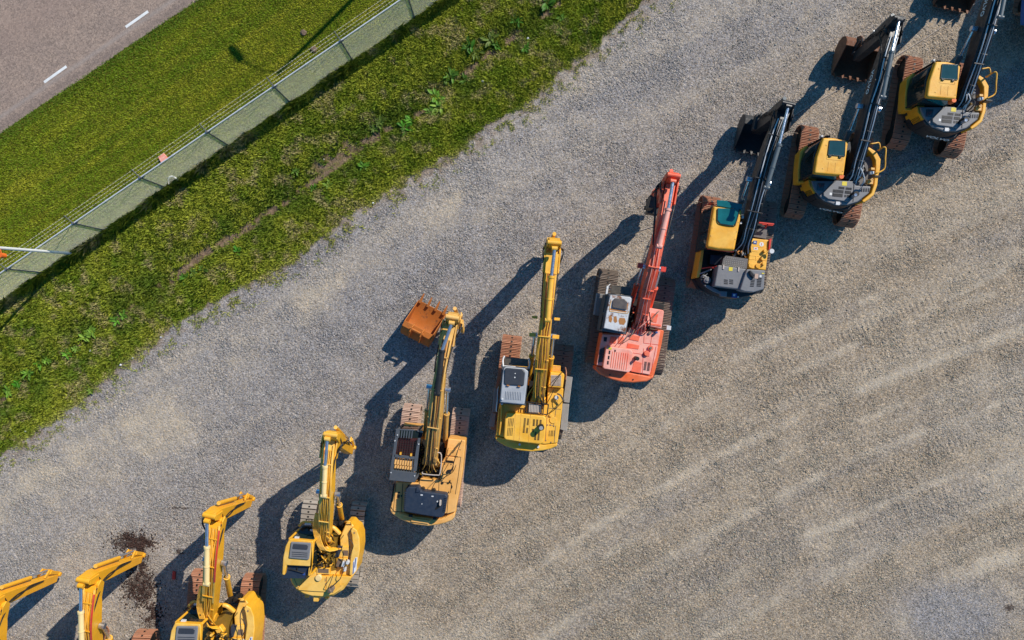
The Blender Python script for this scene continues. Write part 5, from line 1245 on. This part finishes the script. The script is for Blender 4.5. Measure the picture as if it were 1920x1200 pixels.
# generic numpy soup mesh
def soup(name, verts, faces, mat, cols=None, nv=3):
    me = bpy.data.meshes.new(name)
    me.vertices.add(len(verts)); me.vertices.foreach_set('co', verts.astype(np.float32).ravel())
    me.loops.add(faces.size); me.loops.foreach_set('vertex_index', faces.astype(np.int32).ravel())
    me.polygons.add(len(faces)); me.polygons.foreach_set('loop_start', np.arange(0, faces.size, faces.shape[1], dtype=np.int32)); me.polygons.foreach_set('loop_total', np.full(len(faces), faces.shape[1], dtype=np.int32))
    me.update(calc_edges=True)
    if cols is not None:
        at = me.attributes.new('tint', 'FLOAT_COLOR', 'POINT'); at.data.foreach_set('color', np.concatenate([cols, np.ones((len(cols), 1))], 1).astype(np.float32).ravel())
    return new_mesh_obj(name, me, mat)

def tint_mat(name, rough=.7, trans=0.0):
    m, nt, b = mat_new(name)
    a = N(nt, 'ShaderNodeAttribute'); a.attribute_name = 'tint'
    nt.links.new(a.outputs['Color'], b.inputs['Base Color']); b.inputs['Roughness'].default_value = rough; b.inputs['Specular IOR Level'].default_value = .25
    if trans:
        t = N(nt, 'ShaderNodeBsdfTranslucent'); nt.links.new(a.outputs['Color'], t.inputs[0]); mx = N(nt, 'ShaderNodeMixShader'); mx.inputs[0].default_value = trans
        out = nt.nodes['Material Output']; nt.links.new(b.outputs[0], mx.inputs[1]); nt.links.new(t.outputs[0], mx.inputs[2]); nt.links.new(mx.outputs[0], out.inputs[0])
    return m

# ---- grass blades (uncountable) ------------------------------------------------
def sample(n, x0, x1, y0, y1):
    return rng.uniform(x0, x1, n), rng.uniform(y0, y1, n)
def blades(n, box, keep_density=1.0):
    px, py = sample(n, *box)
    Xs, Ys = (px-960)/S, -(py-600)/S
    f = fields(Xs, Ys)
    fy = fence_y(px); wild = sstep(-4, 6, py-fy)
    p = f['grass']*(1-sstep(0, 3, f['rd']))*(1-.97*sstep(.15, .6, f['soil']))
    clump = fbm(px/10, py/10, 4, 101)
    # straggling tufts out on the gravel edge
    out = (py > edge_gravel(px))*sstep(58, -4, py-edge_gravel(px))*sstep(.52, .64, fbm(px/12, py/12, 4, 105))*.8
    p = np.maximum(p, out)
    ok = rng.random(n) < p*np.where(wild > .5, .62+.55*clump, 1.0)
    return Xs[ok], Ys[ok], f['z'][ok], px[ok], py[ok], wild[ok], clump[ok], f['dd'][ok], f['rd'][ok]
parts = [blades(900000, (-40, 1330, -40, 890)), blades(160000, (-500, 1700, -500, 1300))]
B = [np.concatenate([a[i] for a in parts]) for i in range(9)]
Xs, Ys, Zs, px, py, wild, clump, dd, rd = B
n = len(Xs)
edge_d = edge_gravel(px)-py
hgt = np.where(wild > .5, rng.uniform(.05, .125, n)*(.75+.7*clump)*(1+1.9*np.exp(-((py-fence_y(px)-7)/7)**2)*sstep(.35,.65,fbm(px/22, py/22, 3, 107))), rng.uniform(.03, .06, n))*np.where(edge_d < 20, .6, 1)
cangle = fbm(px/6, py/6, 2, 111)*math.tau*2.2
ang = np.where(rng.random(n) < .38, cangle+rng.normal(0, .6, n), rng.uniform(0, math.tau, n))
lean = hgt*rng.uniform(.5, 1.5, n)
bw = np.where(wild > .5, rng.uniform(.006, .014, n), rng.uniform(.006, .012, n))
tx, ty = np.cos(ang), np.sin(ang)
base = np.stack([Xs, Ys, Zs-.005], -1)
side = np.stack([-ty*bw, tx*bw, np.zeros(n)], -1)
mid = base+np.stack([tx*lean*.45, ty*lean*.45, hgt*.65], -1); tipp = base+np.stack([tx*lean, ty*lean, hgt], -1)
V = np.stack([base-side, base+side, mid+side*.9, tipp, mid-side*.9], 1).reshape(-1, 3)
Fc = (np.arange(n)[:, None]*5+np.array([[0, 1, 2, 3, 4]]))
# colours
big = fbm(px/120, py/120, 4, 121); med = fbm(px/22, py/22, 4, 131)
bands = fbm((px*.8-py*.56)/260, (px*.56+py*.83)/14, 3, 133)
lawn_a, lawn_b, lawn_c = np.array([.20, .30, .008]), np.array([.50, .47, .03]), np.array([.09, .19, .008])
t = np.clip((big-.3)*1.0+(med-.5)*.55+(bands-.5)*1.1+rng.normal(0, .13, n)+.12, 0, 1)[:, None]
lawn = lawn_a*(1-t)+lawn_b*t
de = sstep(-34, -4, rd)[:, None]*.8
lawn = lawn*(1-de)+lawn_c*de
wa, wb, wc, wd = np.array([.17, .27, .014]), np.array([.44, .47, .045]), np.array([.60, .47, .26]), np.array([.10, .19, .016])
t = np.clip((med-.5)*1.5+(big-.5)*1.2+rng.normal(0, .18, n)+.55, 0, 1)[:, None]
wl = wa*(1-t)+wb*t
dk = (sstep(46, 8, np.abs(dd-14))*sstep(.42, .6, fbm(px/38, py/38, 3, 141)))[:, None]
wl = wl*(1-dk*.65)+wd*dk*.65
dry = np.maximum(sstep(.56, .70, fbm(px/20, py/20, 3, 151)), sstep(14, 0, edge_d)*.5)[:, None]*.62*(rng.random(n)[:, None] < .8)
wl = wl*(1-dry)+wc*dry
cc = np.where(wild[:, None] > .5, wl, lawn)*1.06
hueshift = rng.normal(1, .13, (n, 1)); cc = np.clip(cc*hueshift, 0, 1)
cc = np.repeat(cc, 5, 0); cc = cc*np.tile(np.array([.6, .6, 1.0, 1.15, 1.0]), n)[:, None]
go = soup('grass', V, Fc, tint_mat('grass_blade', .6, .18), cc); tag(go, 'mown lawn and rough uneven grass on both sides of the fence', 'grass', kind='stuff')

# ---- loose stones (uncountable) ---------------------------------------------------
def stones(n, box, smin, smax, p):
    px, py = sample(n, *box); Xs, Ys = (px-960)/S, -(py-600)/S; f = fields(Xs, Ys)
    pr = (1-f['grass'])*(.25+.9*f['coarse'])*(1-.75*f['dust'])*p+f['grass']*.012*(py > fence_y(px))
    ok = rng.random(n) < pr
    return Xs[ok], Ys[ok], f['z'][ok], rng.uniform(smin, smax, n)[ok]*rng.uniform(.6, 1, n)[ok], f['blue'][ok], f['warm'][ok]
st = [stones(150000, (-60, 1980, -60, 1260), .016, .036, 1.0), stones(26000, (-60, 1980, -60, 1260), .028, .05, .22), stones(50000, (-500, 2400, -500, 1700), .02, .04, .5)]
Xs, Ys, Zs, R, bl, wm = [np.concatenate([a[i] for a in st]) for i in range(6)]
n = len(Xs)
octa = np.array([[1, 0, 0], [0, 1, 0], [-1, 0, 0], [0, -1, 0], [0, 0, 1], [.0, 0, -.5]])
octf = np.array([[0, 1, 4], [1, 2, 4], [2, 3, 4], [3, 0, 4], [1, 0, 5], [2, 1, 5], [3, 2, 5], [0, 3, 5]])
sc = R[:, None]*rng.uniform(.65, 1.25, (n, 3))*np.array([1, 1, .62])
V = octa[None]*sc[:, None, :]+rng.normal(0, .22, (n, 6, 3))*R[:, None, None]
a = rng.uniform(0, math.tau, n); ca, sa = np.cos(a), np.sin(a)
Vx = V[..., 0]*ca[:, None]-V[..., 1]*sa[:, None]; Vy = V[..., 0]*sa[:, None]+V[..., 1]*ca[:, None]
V = np.stack([Vx+Xs[:, None], Vy+Ys[:, None], V[..., 2]+(Zs+R*.15)[:, None]], -1).reshape(-1, 3)
Fc = (np.arange(n)[:, None, None]*6+octf[None]).reshape(-1, 3)
val = np.clip(rng.lognormal(-1.16, .28, n), .10, .8)
tn = np.stack([val*1.02, val*(.97-.035*wm), val*(.90-.16*wm+.07*bl)], -1); tn *= rng.normal(1, .035, (n, 3))
so_ = soup('loose_gravel', V, Fc, tint_mat('stone_face', .9), np.repeat(np.clip(tn, .03, .8), 6, 0)); tag(so_, 'loose crushed grey stones scattered over the yard', 'gravel', kind='stuff')

# dark crumbs of oily soil round the stains
def crumbs(n):
    out = []
    for cx, cy, rx, ry, k_ in ((250, 1018, 30, 14, .36), (266, 1040, 9, 30, .14), (262, 1100, 26, 34, .38), (285, 1150, 14, 22, .12)):
        m_ = int(n*k_); out.append(np.stack([rng.normal(cx, rx*.62, m_), rng.normal(cy, ry*.62, m_)], -1))
    p_ = np.concatenate(out); p_ = p_[fbm(p_[:, 0]/7, p_[:, 1]/7, 3, 163) > .44]; return p_[:, 0], p_[:, 1]
cx_, cy_ = crumbs(4200); n = len(cx_); Xs, Ys = (cx_-960)/S, -(cy_-600)/S; Zs = fields(Xs, Ys)['z']; R = rng.uniform(.012, .042, n)
V = octa[None]*R[:, None, None]+rng.normal(0, .25, (n, 6, 3))*R[:, None, None]
V = np.stack([V[..., 0]+Xs[:, None], V[..., 1]+Ys[:, None], V[..., 2]*.6+(Zs+R*.2)[:, None]], -1).reshape(-1, 3)
Fc = (np.arange(n)[:, None, None]*6+octf[None]).reshape(-1, 3)
tn = np.array([.05, .028, .022])*rng.lognormal(0, .45, (n, 1))
cr = soup('soil_crumbs', V, Fc, tint_mat('soil_crumb', .9), np.repeat(np.clip(tn, 0, .3), 6, 0)); tag(cr, 'dark brown oily soil crumbs spilt around the stick ends', 'soil', kind='stuff')

# ---- road ---------------------------------------------------------------------------
dr = Vector((1, .676, 0)).normalized(); nr = Vector((-dr.y, dr.x, 0))
o = W(0, 250, 0)
m, nt, b = mat_new('asphalt')
tc = N(nt, 'ShaderNodeTexCoord'); ov = tc.outputs['Object']
col = ramp(nt, noise(nt, 24, 8, .85, ov), [(.30, (.16, .117, .09)), (.5, (.30, .222, .175)), (.68, (.52, .41, .335))])
col = mixc(nt, 1.0, col, ramp(nt, noise(nt, 1.2, 6, .6, ov), [(.3, (.86, .86, .88)), (.7, (1.1, 1.08, 1.06))]), 'MULTIPLY')
rv = N(nt, 'ShaderNodeTexVoronoi'); rv.inputs['Scale'].default_value = 18; nt.links.new(ov, rv.inputs['Vector']); rs = N(nt, 'ShaderNodeSeparateColor'); nt.links.new(rv.outputs['Color'], rs.inputs[0])
col = mixc(nt, 1.0, col, ramp(nt, rs.outputs[0], [(0, (.72, .72, .72)), (.5, (1, 1, 1)), (1, (1.25, 1.22, 1.2))]), 'MULTIPLY')
sx = N(nt, 'ShaderNodeSeparateXYZ'); nt.links.new(ov, sx.inputs[0])
def band(c, w, amp):
    s = N(nt, 'ShaderNodeMath', operation='SUBTRACT'); nt.links.new(sx.outputs[1], s.inputs[0]); s.inputs[1].default_value = c
    a = N(nt, 'ShaderNodeMath', operation='ABSOLUTE'); nt.links.new(s.outputs[0], a.inputs[0])
    r = N(nt, 'ShaderNodeMapRange'); r.inputs[1].default_value = w; r.inputs[2].default_value = 0; r.inputs[3].default_value = 0; r.inputs[4].default_value = amp; nt.links.new(a.outputs[0], r.inputs[0]); return r.outputs[0]
col = mixc(nt, band(.55, .14, .5), col, (.34, .29, .26)); col = mixc(nt, band(.18, .22, .35), col, (.12, .09, .08)); col = mixc(nt, band(3.2, 1.6, .28), col, (.30, .20, .16))
nt.links.new(col, b.inputs['Base Color']); b.inputs['Roughness'].default_value = .85
bp = N(nt, 'ShaderNodeBump'); bp.inputs['Strength'].default_value = .5; bp.inputs['Distance'].default_value = .01; nt.links.new(noise(nt, 45, 4, .7, ov), bp.inputs['Height']); nt.links.new(bp.outputs[0], b.inputs['Normal'])
bm = bmesh.new()
vs = []
NN = 240
for k in range(NN+1):
    x = -60+120*k/NN; w = random.uniform(-.025, .025)
    vs.append([bm.verts.new((x, w, -.012)), bm.verts.new((x, .3, .006)), bm.verts.new((x, 9.5, .05)), bm.verts.new((x, w, -.2)), bm.verts.new((x, 9.5, -.2))])
for k in range(NN):
    a, c = vs[k], vs[k+1]
    for i, j in ((0, 1), (1, 2), (3, 0), (2, 4)): bm.faces.new((a[i], c[i], c[j], a[j]))
bmesh.ops.recalc_face_normals(bm, faces=bm.faces)
me = bpy.data.meshes.new('road'); bm.to_mesh(me); bm.free()
if me.polygons[0].normal.z < 0: me.flip_normals()
road = new_mesh_obj('road', me, m); road.location = o; road.rotation_euler.z = math.atan2(dr.y, dr.x)
tag(road, 'pinkish grey asphalt road with a dashed white line across the corner', 'road', kind='structure')
ml = paint('road_marking_white', (.80, .80, .78), rough=.7, dust=.15, dustcol=(.5, .45, .42))
for k in range(-6, 8):
    a = W(83+153*k, 154.5-103.5*k, 0); b2 = W(125+153*k, 124.5-103*k, 0)
    loc = road.matrix_world
    Ri = Matrix.Rotation(-road.rotation_euler.z, 3, 'Z')
    la, lb = Ri @ (a-o), Ri @ (b2-o)
    bm = bmesh.new(); d = (lb-la); ww = .055
    zz = lambda y: .006+(y-.3)/9.2*.044+.004
    vv = [bm.verts.new(v) for v in ((la.x, la.y-ww, zz(la.y-ww)), (lb.x, lb.y-ww, zz(lb.y-ww)), (lb.x, lb.y+ww, zz(lb.y+ww)), (la.x, la.y+ww, zz(la.y+ww)))]
    bm.faces.new(vv); me = bpy.data.meshes.new('lane_marking'); bm.to_mesh(me); bm.free()
    new_mesh_obj('lane_marking', me, ml, road)

# ---- chain link fence -------------------------------------------------------------
class Plain:
    sc = 1.0
    def __init__(s, name, label, cat, base, group=None):
        s.base = Vector(base); s.root = empty(name, s.base); tag(s.root, label, cat, group); s.tilt = 0
    def Z(s, z): return z
    def P(s, u, v, z): return Vector((u, v, z))
    def p(s, name, mat, parent=None, bevel=0): return Part(s, name, M[mat] if isinstance(mat, str) else mat, parent, bevel)
FH = 2.0
f0 = W(-330, fence_y(-330), 0); f1 = W(1330, fence_y(1330), 0); fd = (f1-f0).normalized(); fn = Vector((-fd.y, fd.x, 0)); FL = (f1-f0).length
fc = Plain('chain_link_fence', 'galvanised chain link fence with barbed wire running between lawn and rough grass', 'fence', W(545, 193, 0))
def zg(p):
    f = fields(np.array([p.x]), np.array([p.y])); return float(f['z'][0])
up = Vector((0, 0, 1))
k = -6
post0 = W(545, 193, 0)
sp = 3.08
ks = [i for i in range(-8, 9)]
for i in ks:
    pb = post0+fd*(sp*i)
    if (pb-f0).dot(fd) < 0 or (pb-f0).dot(fd) > FL: continue
    P = fc.p('post', 'posts'); P.rod(pb-up*.1, pb+up*(FH+.02), .026, 10); P.rod(pb+up*(FH-.03), pb+up*(FH+.06), .045, 10)
    P.rod(pb+up*(FH+.03), pb+fn*.30+up*(FH+.28), .017, 6); P.rod(pb+up*(FH-.1)-fd*.12, pb+up*(FH-.1)+fd*.12, .03, 6); P.done()
P = fc.p('top_rail', 'galv'); 
for i in range(int(FL/sp)+1):
    a = f0+fd*(i*sp); b_ = f0+fd*min(FL, (i+1)*sp); P.rod(a+up*FH, b_+up*FH, .026, 8); P.rod(a+up*FH, a+fd*.14+up*FH, .032, 8)
P.done()
for j in range(3):
    P = fc.p('barbed_wire', 'wire'); o_ = fn*(.10+.09*j)+up*(FH+.07+.085*j); P.rod(f0+o_, f1+o_, .0035, 4)
    for i in range(int(FL/.13)):
        c = f0+fd*(i*.13+random.uniform(0, .03))+o_; P.rod(c-fn*.018-up*.012, c+fn*.018+up*.012, .004, 3)
    P.done()
n = int(FL/.062)
V = []; Fq = []
r = .0032
for sgn, off in ((1, .004), (-1, -.004)):
    for i in range(n+36):
        s0 = (i-34)*.062 if sgn > 0 else i*.062
        e0 = s0+sgn*FH*.98
        t0, t1 = 0.0, 1.0
        lo, hi = min(s0, e0), max(s0, e0)
        if hi < 0 or lo > FL: continue
        a = f0+fd*s0+fn*off+up*.02; b_ = f0+fd*e0+fn*off+up*FH
        d = (b_-a).normalized(); x = fn*r; y = d.cross(fn)*r
        base_i = len(V)
        for pt in (a, b_):
            for q_ in (x, -x*.5+y*.87, -x*.5-y*.87): V.append(tuple(pt+q_-fc.base))
        for kk in range(3):
            Fq.append((base_i+kk, base_i+(kk+1) % 3, base_i+3+(kk+1) % 3, base_i+3+kk))
mo = soup('wire_mesh', np.array(V), np.array(Fq), M['wire']); mo.parent = fc.root

# ---- poles ------------------------------------------------------------------------
pl = Plain('street_lamp', 'tall white lamp pole standing at the fence and leaning out of the left edge', 'street lamp', W(137, 475, 0))
P = pl.p('pole', 'polewhite', bevel=0); b0 = W(137, 475, 0)
for (z0, z1, r0) in ((0, 8, .055),): add_tube(P.bm, [b0-up*.1, b0+Vector((0, -.2, 4)), b0+Vector((0, -.35, 8))], r0, 12)
P.done()
P = pl.p('base_plate', 'galv'); P.rod(b0, b0+up*.06, .13, 10); P.done()
P = pl.p('orange_marker', 'orange', bevel=0); c = Vector((-17.93, 2.27, 4.0)); P.rod(c-up*.12, c+up*.12, .09, 12); P.rod(c, Vector((-18.0, 2.53, 4.0)), .015, 6); P.done()
P = pl.p('lamp_head', 'galv', bevel=.02); c = b0+Vector((-.9, .55, 8.1)); P.rod(b0+Vector((0, -.35, 8)), c, .035, 8); P.beam([(c+up*.06, .3, .12), (c+Vector((-.55, .35, .1)), .24, .08)], Vector((.54, .84, 0)).normalized()); P.done()
b0 = W(863, -203, 0)
pl = Plain('street_lamp', 'lamp beyond the top edge, seen only by its shadow on the lawn', 'street lamp', b0)
P = pl.p('pole', 'galv', bevel=0); add_tube(P.bm, [b0-up*.1, b0+up*4, b0+up*8], .085, 12); P.done()
c = b0+Vector((-1.25, .85, 8.25))
P = pl.p('arm', 'galv', bevel=0); add_tube(P.bm, smooth([b0+up*7.95, b0+Vector((-.5, .35, 8.2)), c]), .028, 8); P.done()
P = pl.p('lamp_head', 'galv', bevel=.03); P.beam([(c+up*.08+Vector((.05, -.05, 0)), .24, .12), (c+Vector((-.3, .35, .08)), .30, .13), (c+Vector((-.48, .55, .05)), .2, .08)], Vector((.7, .7, 0))); P.done()

# ---- broadleaf weeds ------------------------------------------------------------------
lm = tint_mat('weed_leaf', .5, .2)
def weed(px, py, r, bright):
    X0, Y0 = (px-960)/S, -(py-600)/S; f = fields(np.array([X0]), np.array([Y0])); z0 = float(f['z'][0])
    bm_v, bm_f, cols = [], [], []
    hue_ = random.uniform(.6, 1.5); r *= random.uniform(.8, 1.15); nl = random.randint(12, 20)
    for i in range(nl):
        a = random.uniform(0, math.tau); L = r*random.uniform(.5, 1.1); wd_ = L*random.uniform(.13, .22); rise = random.uniform(.35, 1.0)
        ox, oy = random.uniform(-.3, .3)*r, random.uniform(-.3, .3)*r
        ca_, sa_ = math.cos(a), math.sin(a); prof = [(0, .15), (.3, .8), (.6, 1), (.85, .6), (1, .05)]
        bi = len(bm_v); tint = np.array([.10*hue_, .21, .012+.02*(hue_-.6)])*bright*random.uniform(.7, 1.4)
        for s, w in prof:
            h = .05+L*rise*(s-.65*s*s); cx, cy = ox+ca_*s*L, oy+sa_*s*L
            for side_, dz in ((-1, .02), (0, -.005), (1, .02)):
                bm_v.append((cx-sa_*side_*w*wd_, cy+ca_*side_*w*wd_, h+dz)); cols.append(tint*(1.35 if side_ == 0 else 1))
        for s in range(4):
            for q_ in (0, 1): bm_f.append((bi+s*3+q_, bi+s*3+q_+1, bi+s*3+q_+4, bi+s*3+q_+3))
    o_ = soup('weed', np.array(bm_v), np.array(bm_f), lm, np.array(cols)); o_.location = (X0, Y0, z0)
    tag(o_, 'bright green broadleaf weed growing in the rough grass near the ditch', 'weed', 'broadleaf weeds along the ditch')
wl_ = [(880, 88, .34, .6), (893, 98, .28, .7), (920, 72, .36, .65), (930, 82, .25, .8), (845, 140, .36, .9), (872, 148, .28, .8), (836, 150, .24, .8), (815, 180, .34, 1.3), (822, 198, .3, 1.3), (808, 208, .26, 1.2), (768, 222, .32, 1.3), (757, 238, .28, 1.1), (712, 228, .30, .7), (700, 240, .28, .7), (682, 312, .25, 1.0), (616, 345, .26, 1.2), (985, 92, .25, 1.0), (1055, 32, .24, 1.2), (1048, 62, .2, 1.1), (1030, 4, .36, .7), (970, 38, .3, .6),
       (225, 592, .28, 1.5), (214, 600, .22, 1.4), (168, 622, .28, 1.5), (155, 632, .24, 1.5), (140, 655, .22, 1.4), (122, 662, .26, 1.4), (84, 676, .26, 1.4), (70, 684, .2, 1.3), (48, 700, .24, 1.3), (30, 720, .24, 1.2), (10, 732, .28, 1.2), (362, 512, .24, 1.0), (345, 522, .26, .8), (172, 733, .16, 1.4), (585, 352, .22, 1.1), (555, 320, .22, 1.0), (380, 505, .2, .9), (445, 470, .22, 1.1)]
for w_ in wl_: weed(*w_)

# ---- small things lying about ----------------------------------------------------------
def pebble(name, px, py, r, mat, label, cat, group=None, flat=.6):
    bm = bmesh.new(); bmesh.ops.create_icosphere(bm, subdivisions=2, radius=r)
    for v in bm.verts: v.co *= random.uniform(.82, 1.12); v.co.z *= flat
    me = bpy.data.meshes.new(name); bm.to_mesh(me); bm.free()
    o_ = new_mesh_obj(name, me, M[mat]); X0, Y0 = (px-960)/S, -(py-600)/S
    o_.location = (X0, Y0, float(fields(np.array([X0]), np.array([Y0]))['z'][0])+r*flat*.4+(.03 if py < edge_gravel(px) else 0)); tag(o_, label, cat, group); return o_
for a in ((165, 658), (227, 684), (302, 632), (905, 152), (990, 70), (700, 381), (20, 805), (49, 808), (249, 671), (135, 569)):
    pebble('white_stone', a[0], a[1], random.uniform(.03, .055), 'white', 'small white stone lying at the rough grass edge', 'stone', 'white stones along the grass edge')
for a in ((1485, 583), (606, 300-2), (1618, 650), (868, 968), (1838, 480), (1745, 655)):
    pebble('pale_stone', a[0], a[1], random.uniform(.035, .055), 'palemesh', 'pale stone standing out on the open gravel', 'stone', 'pale stones on the gravel')
pebble('molehill', 570, 62, .13, 'grip', 'brown dirt mound on the mown lawn, the one farther from the fence', 'dirt mound', flat=.4)
pebble('molehill', 589, 93, .14, 'grip', 'brown dirt mound on the mown lawn right against the barbed wire', 'dirt mound', flat=.4)
sl = Plain('clay_slab', 'flat terracotta coloured slab on the lawn against the fence', 'slab', W(308, 297, 0))
P = sl.p('slab', M['pink'], bevel=.01); a = W(308, 297, 0)
P._poly([a+fd*x+fn*y+up*.13 for x, y in ((-.17, -.14), (.15, -.12), (.13, .14), (-.15, .12))], [a+fd*x+fn*y-up*.05 for x, y in ((-.17, -.14), (.15, -.12), (.13, .14), (-.15, .12))]); P.done()
sl = Plain('bent_pipe', 'short bent white pipe lying at the foot of the fence', 'pipe', W(325, 336, 0))
P = sl.p('pipe', 'white'); P.tube([W(316, 345, .15), W(317, 333, .25), W(324, 331, .25), W(334, 337, .15)], .035, 8, world=True); P.done()
sl = Plain('red_tag', 'small red strap lying on the gravel in the shadow near the stains', 'tag', W(327, 1078, 0))
P = sl.p('strap', 'redbar', bevel=.005); a = W(327, 1078, 0)
P._poly([a+Vector((x, y, .07)) for x, y in ((-.06, -.16), (.05, -.17), (.07, .15), (-.05, .17))], [a+Vector((x, y, -.02)) for x, y in ((-.06, -.16), (.05, -.17), (.07, .15), (-.05, .17))]); P.done()
sl = Plain('ground_rope', 'thin pale rope laid straight across the gravel under the excavator booms', 'rope', W(1480, 222, 0))
P = sl.p('rope', 'palemesh'); P.tube([W(x, y, .05) for x, y in ((1900, -42), (1832, 4), (1760, 55), (1660, 117), (1560, 175), (1480, 222), (1400, 288), (1330, 352), (1290, 392), (1262, 412), (1180, 440), (1130, 478))], .014, 5, world=True); P.done()

# ================================================================== LIGHT AND CAMERA
world = bpy.data.worlds.new('World'); scene.world = world; world.use_nodes = True
nt = world.node_tree; bg = nt.nodes['Background']
sky = nt.nodes.new('ShaderNodeTexSky'); sky.sky_type = 'NISHITA'; sky.sun_disc = False
sky.sun_elevation = math.radians(SUN_EL); sky.sun_rotation = math.radians(45); sky.air_density = 1.0; sky.dust_density = .05; sky.ozone_density = 5.0
nt.links.new(mixc(nt, 1.0, sky.outputs[0], (.40, 1.03, 1.22), 'MULTIPLY'), bg.inputs[0]); bg.inputs[1].default_value = .10
sd = bpy.data.lights.new('sun', 'SUN'); sd.energy = 5.0; sd.angle = math.radians(.5); sd.color = (1.0, .93, .82)
so2 = bpy.data.objects.new('sun', sd); C.objects.link(so2)
el = math.radians(SUN_EL)
dirn = Vector((math.cos(el)*.7071, math.cos(el)*.7071, math.sin(el)))
so2.rotation_euler = dirn.to_track_quat('Z', 'Y').to_euler(); so2.location = (20, 20, 30)
cd = bpy.data.cameras.new('camera'); cam = bpy.data.objects.new('camera', cd); C.objects.link(cam)
cam.location = (0, 0, H); cam.rotation_euler = (0, 0, 0); cd.sensor_width = 36; cd.lens = 36*F/1920; cd.clip_end = 6000; cd.clip_start = .1
scene.camera = cam
scene.view_settings.view_transform = 'Standard'; scene.view_settings.look = 'None'; scene.view_settings.exposure = 0
scene.render.resolution_x = 1024; scene.render.resolution_y = 640
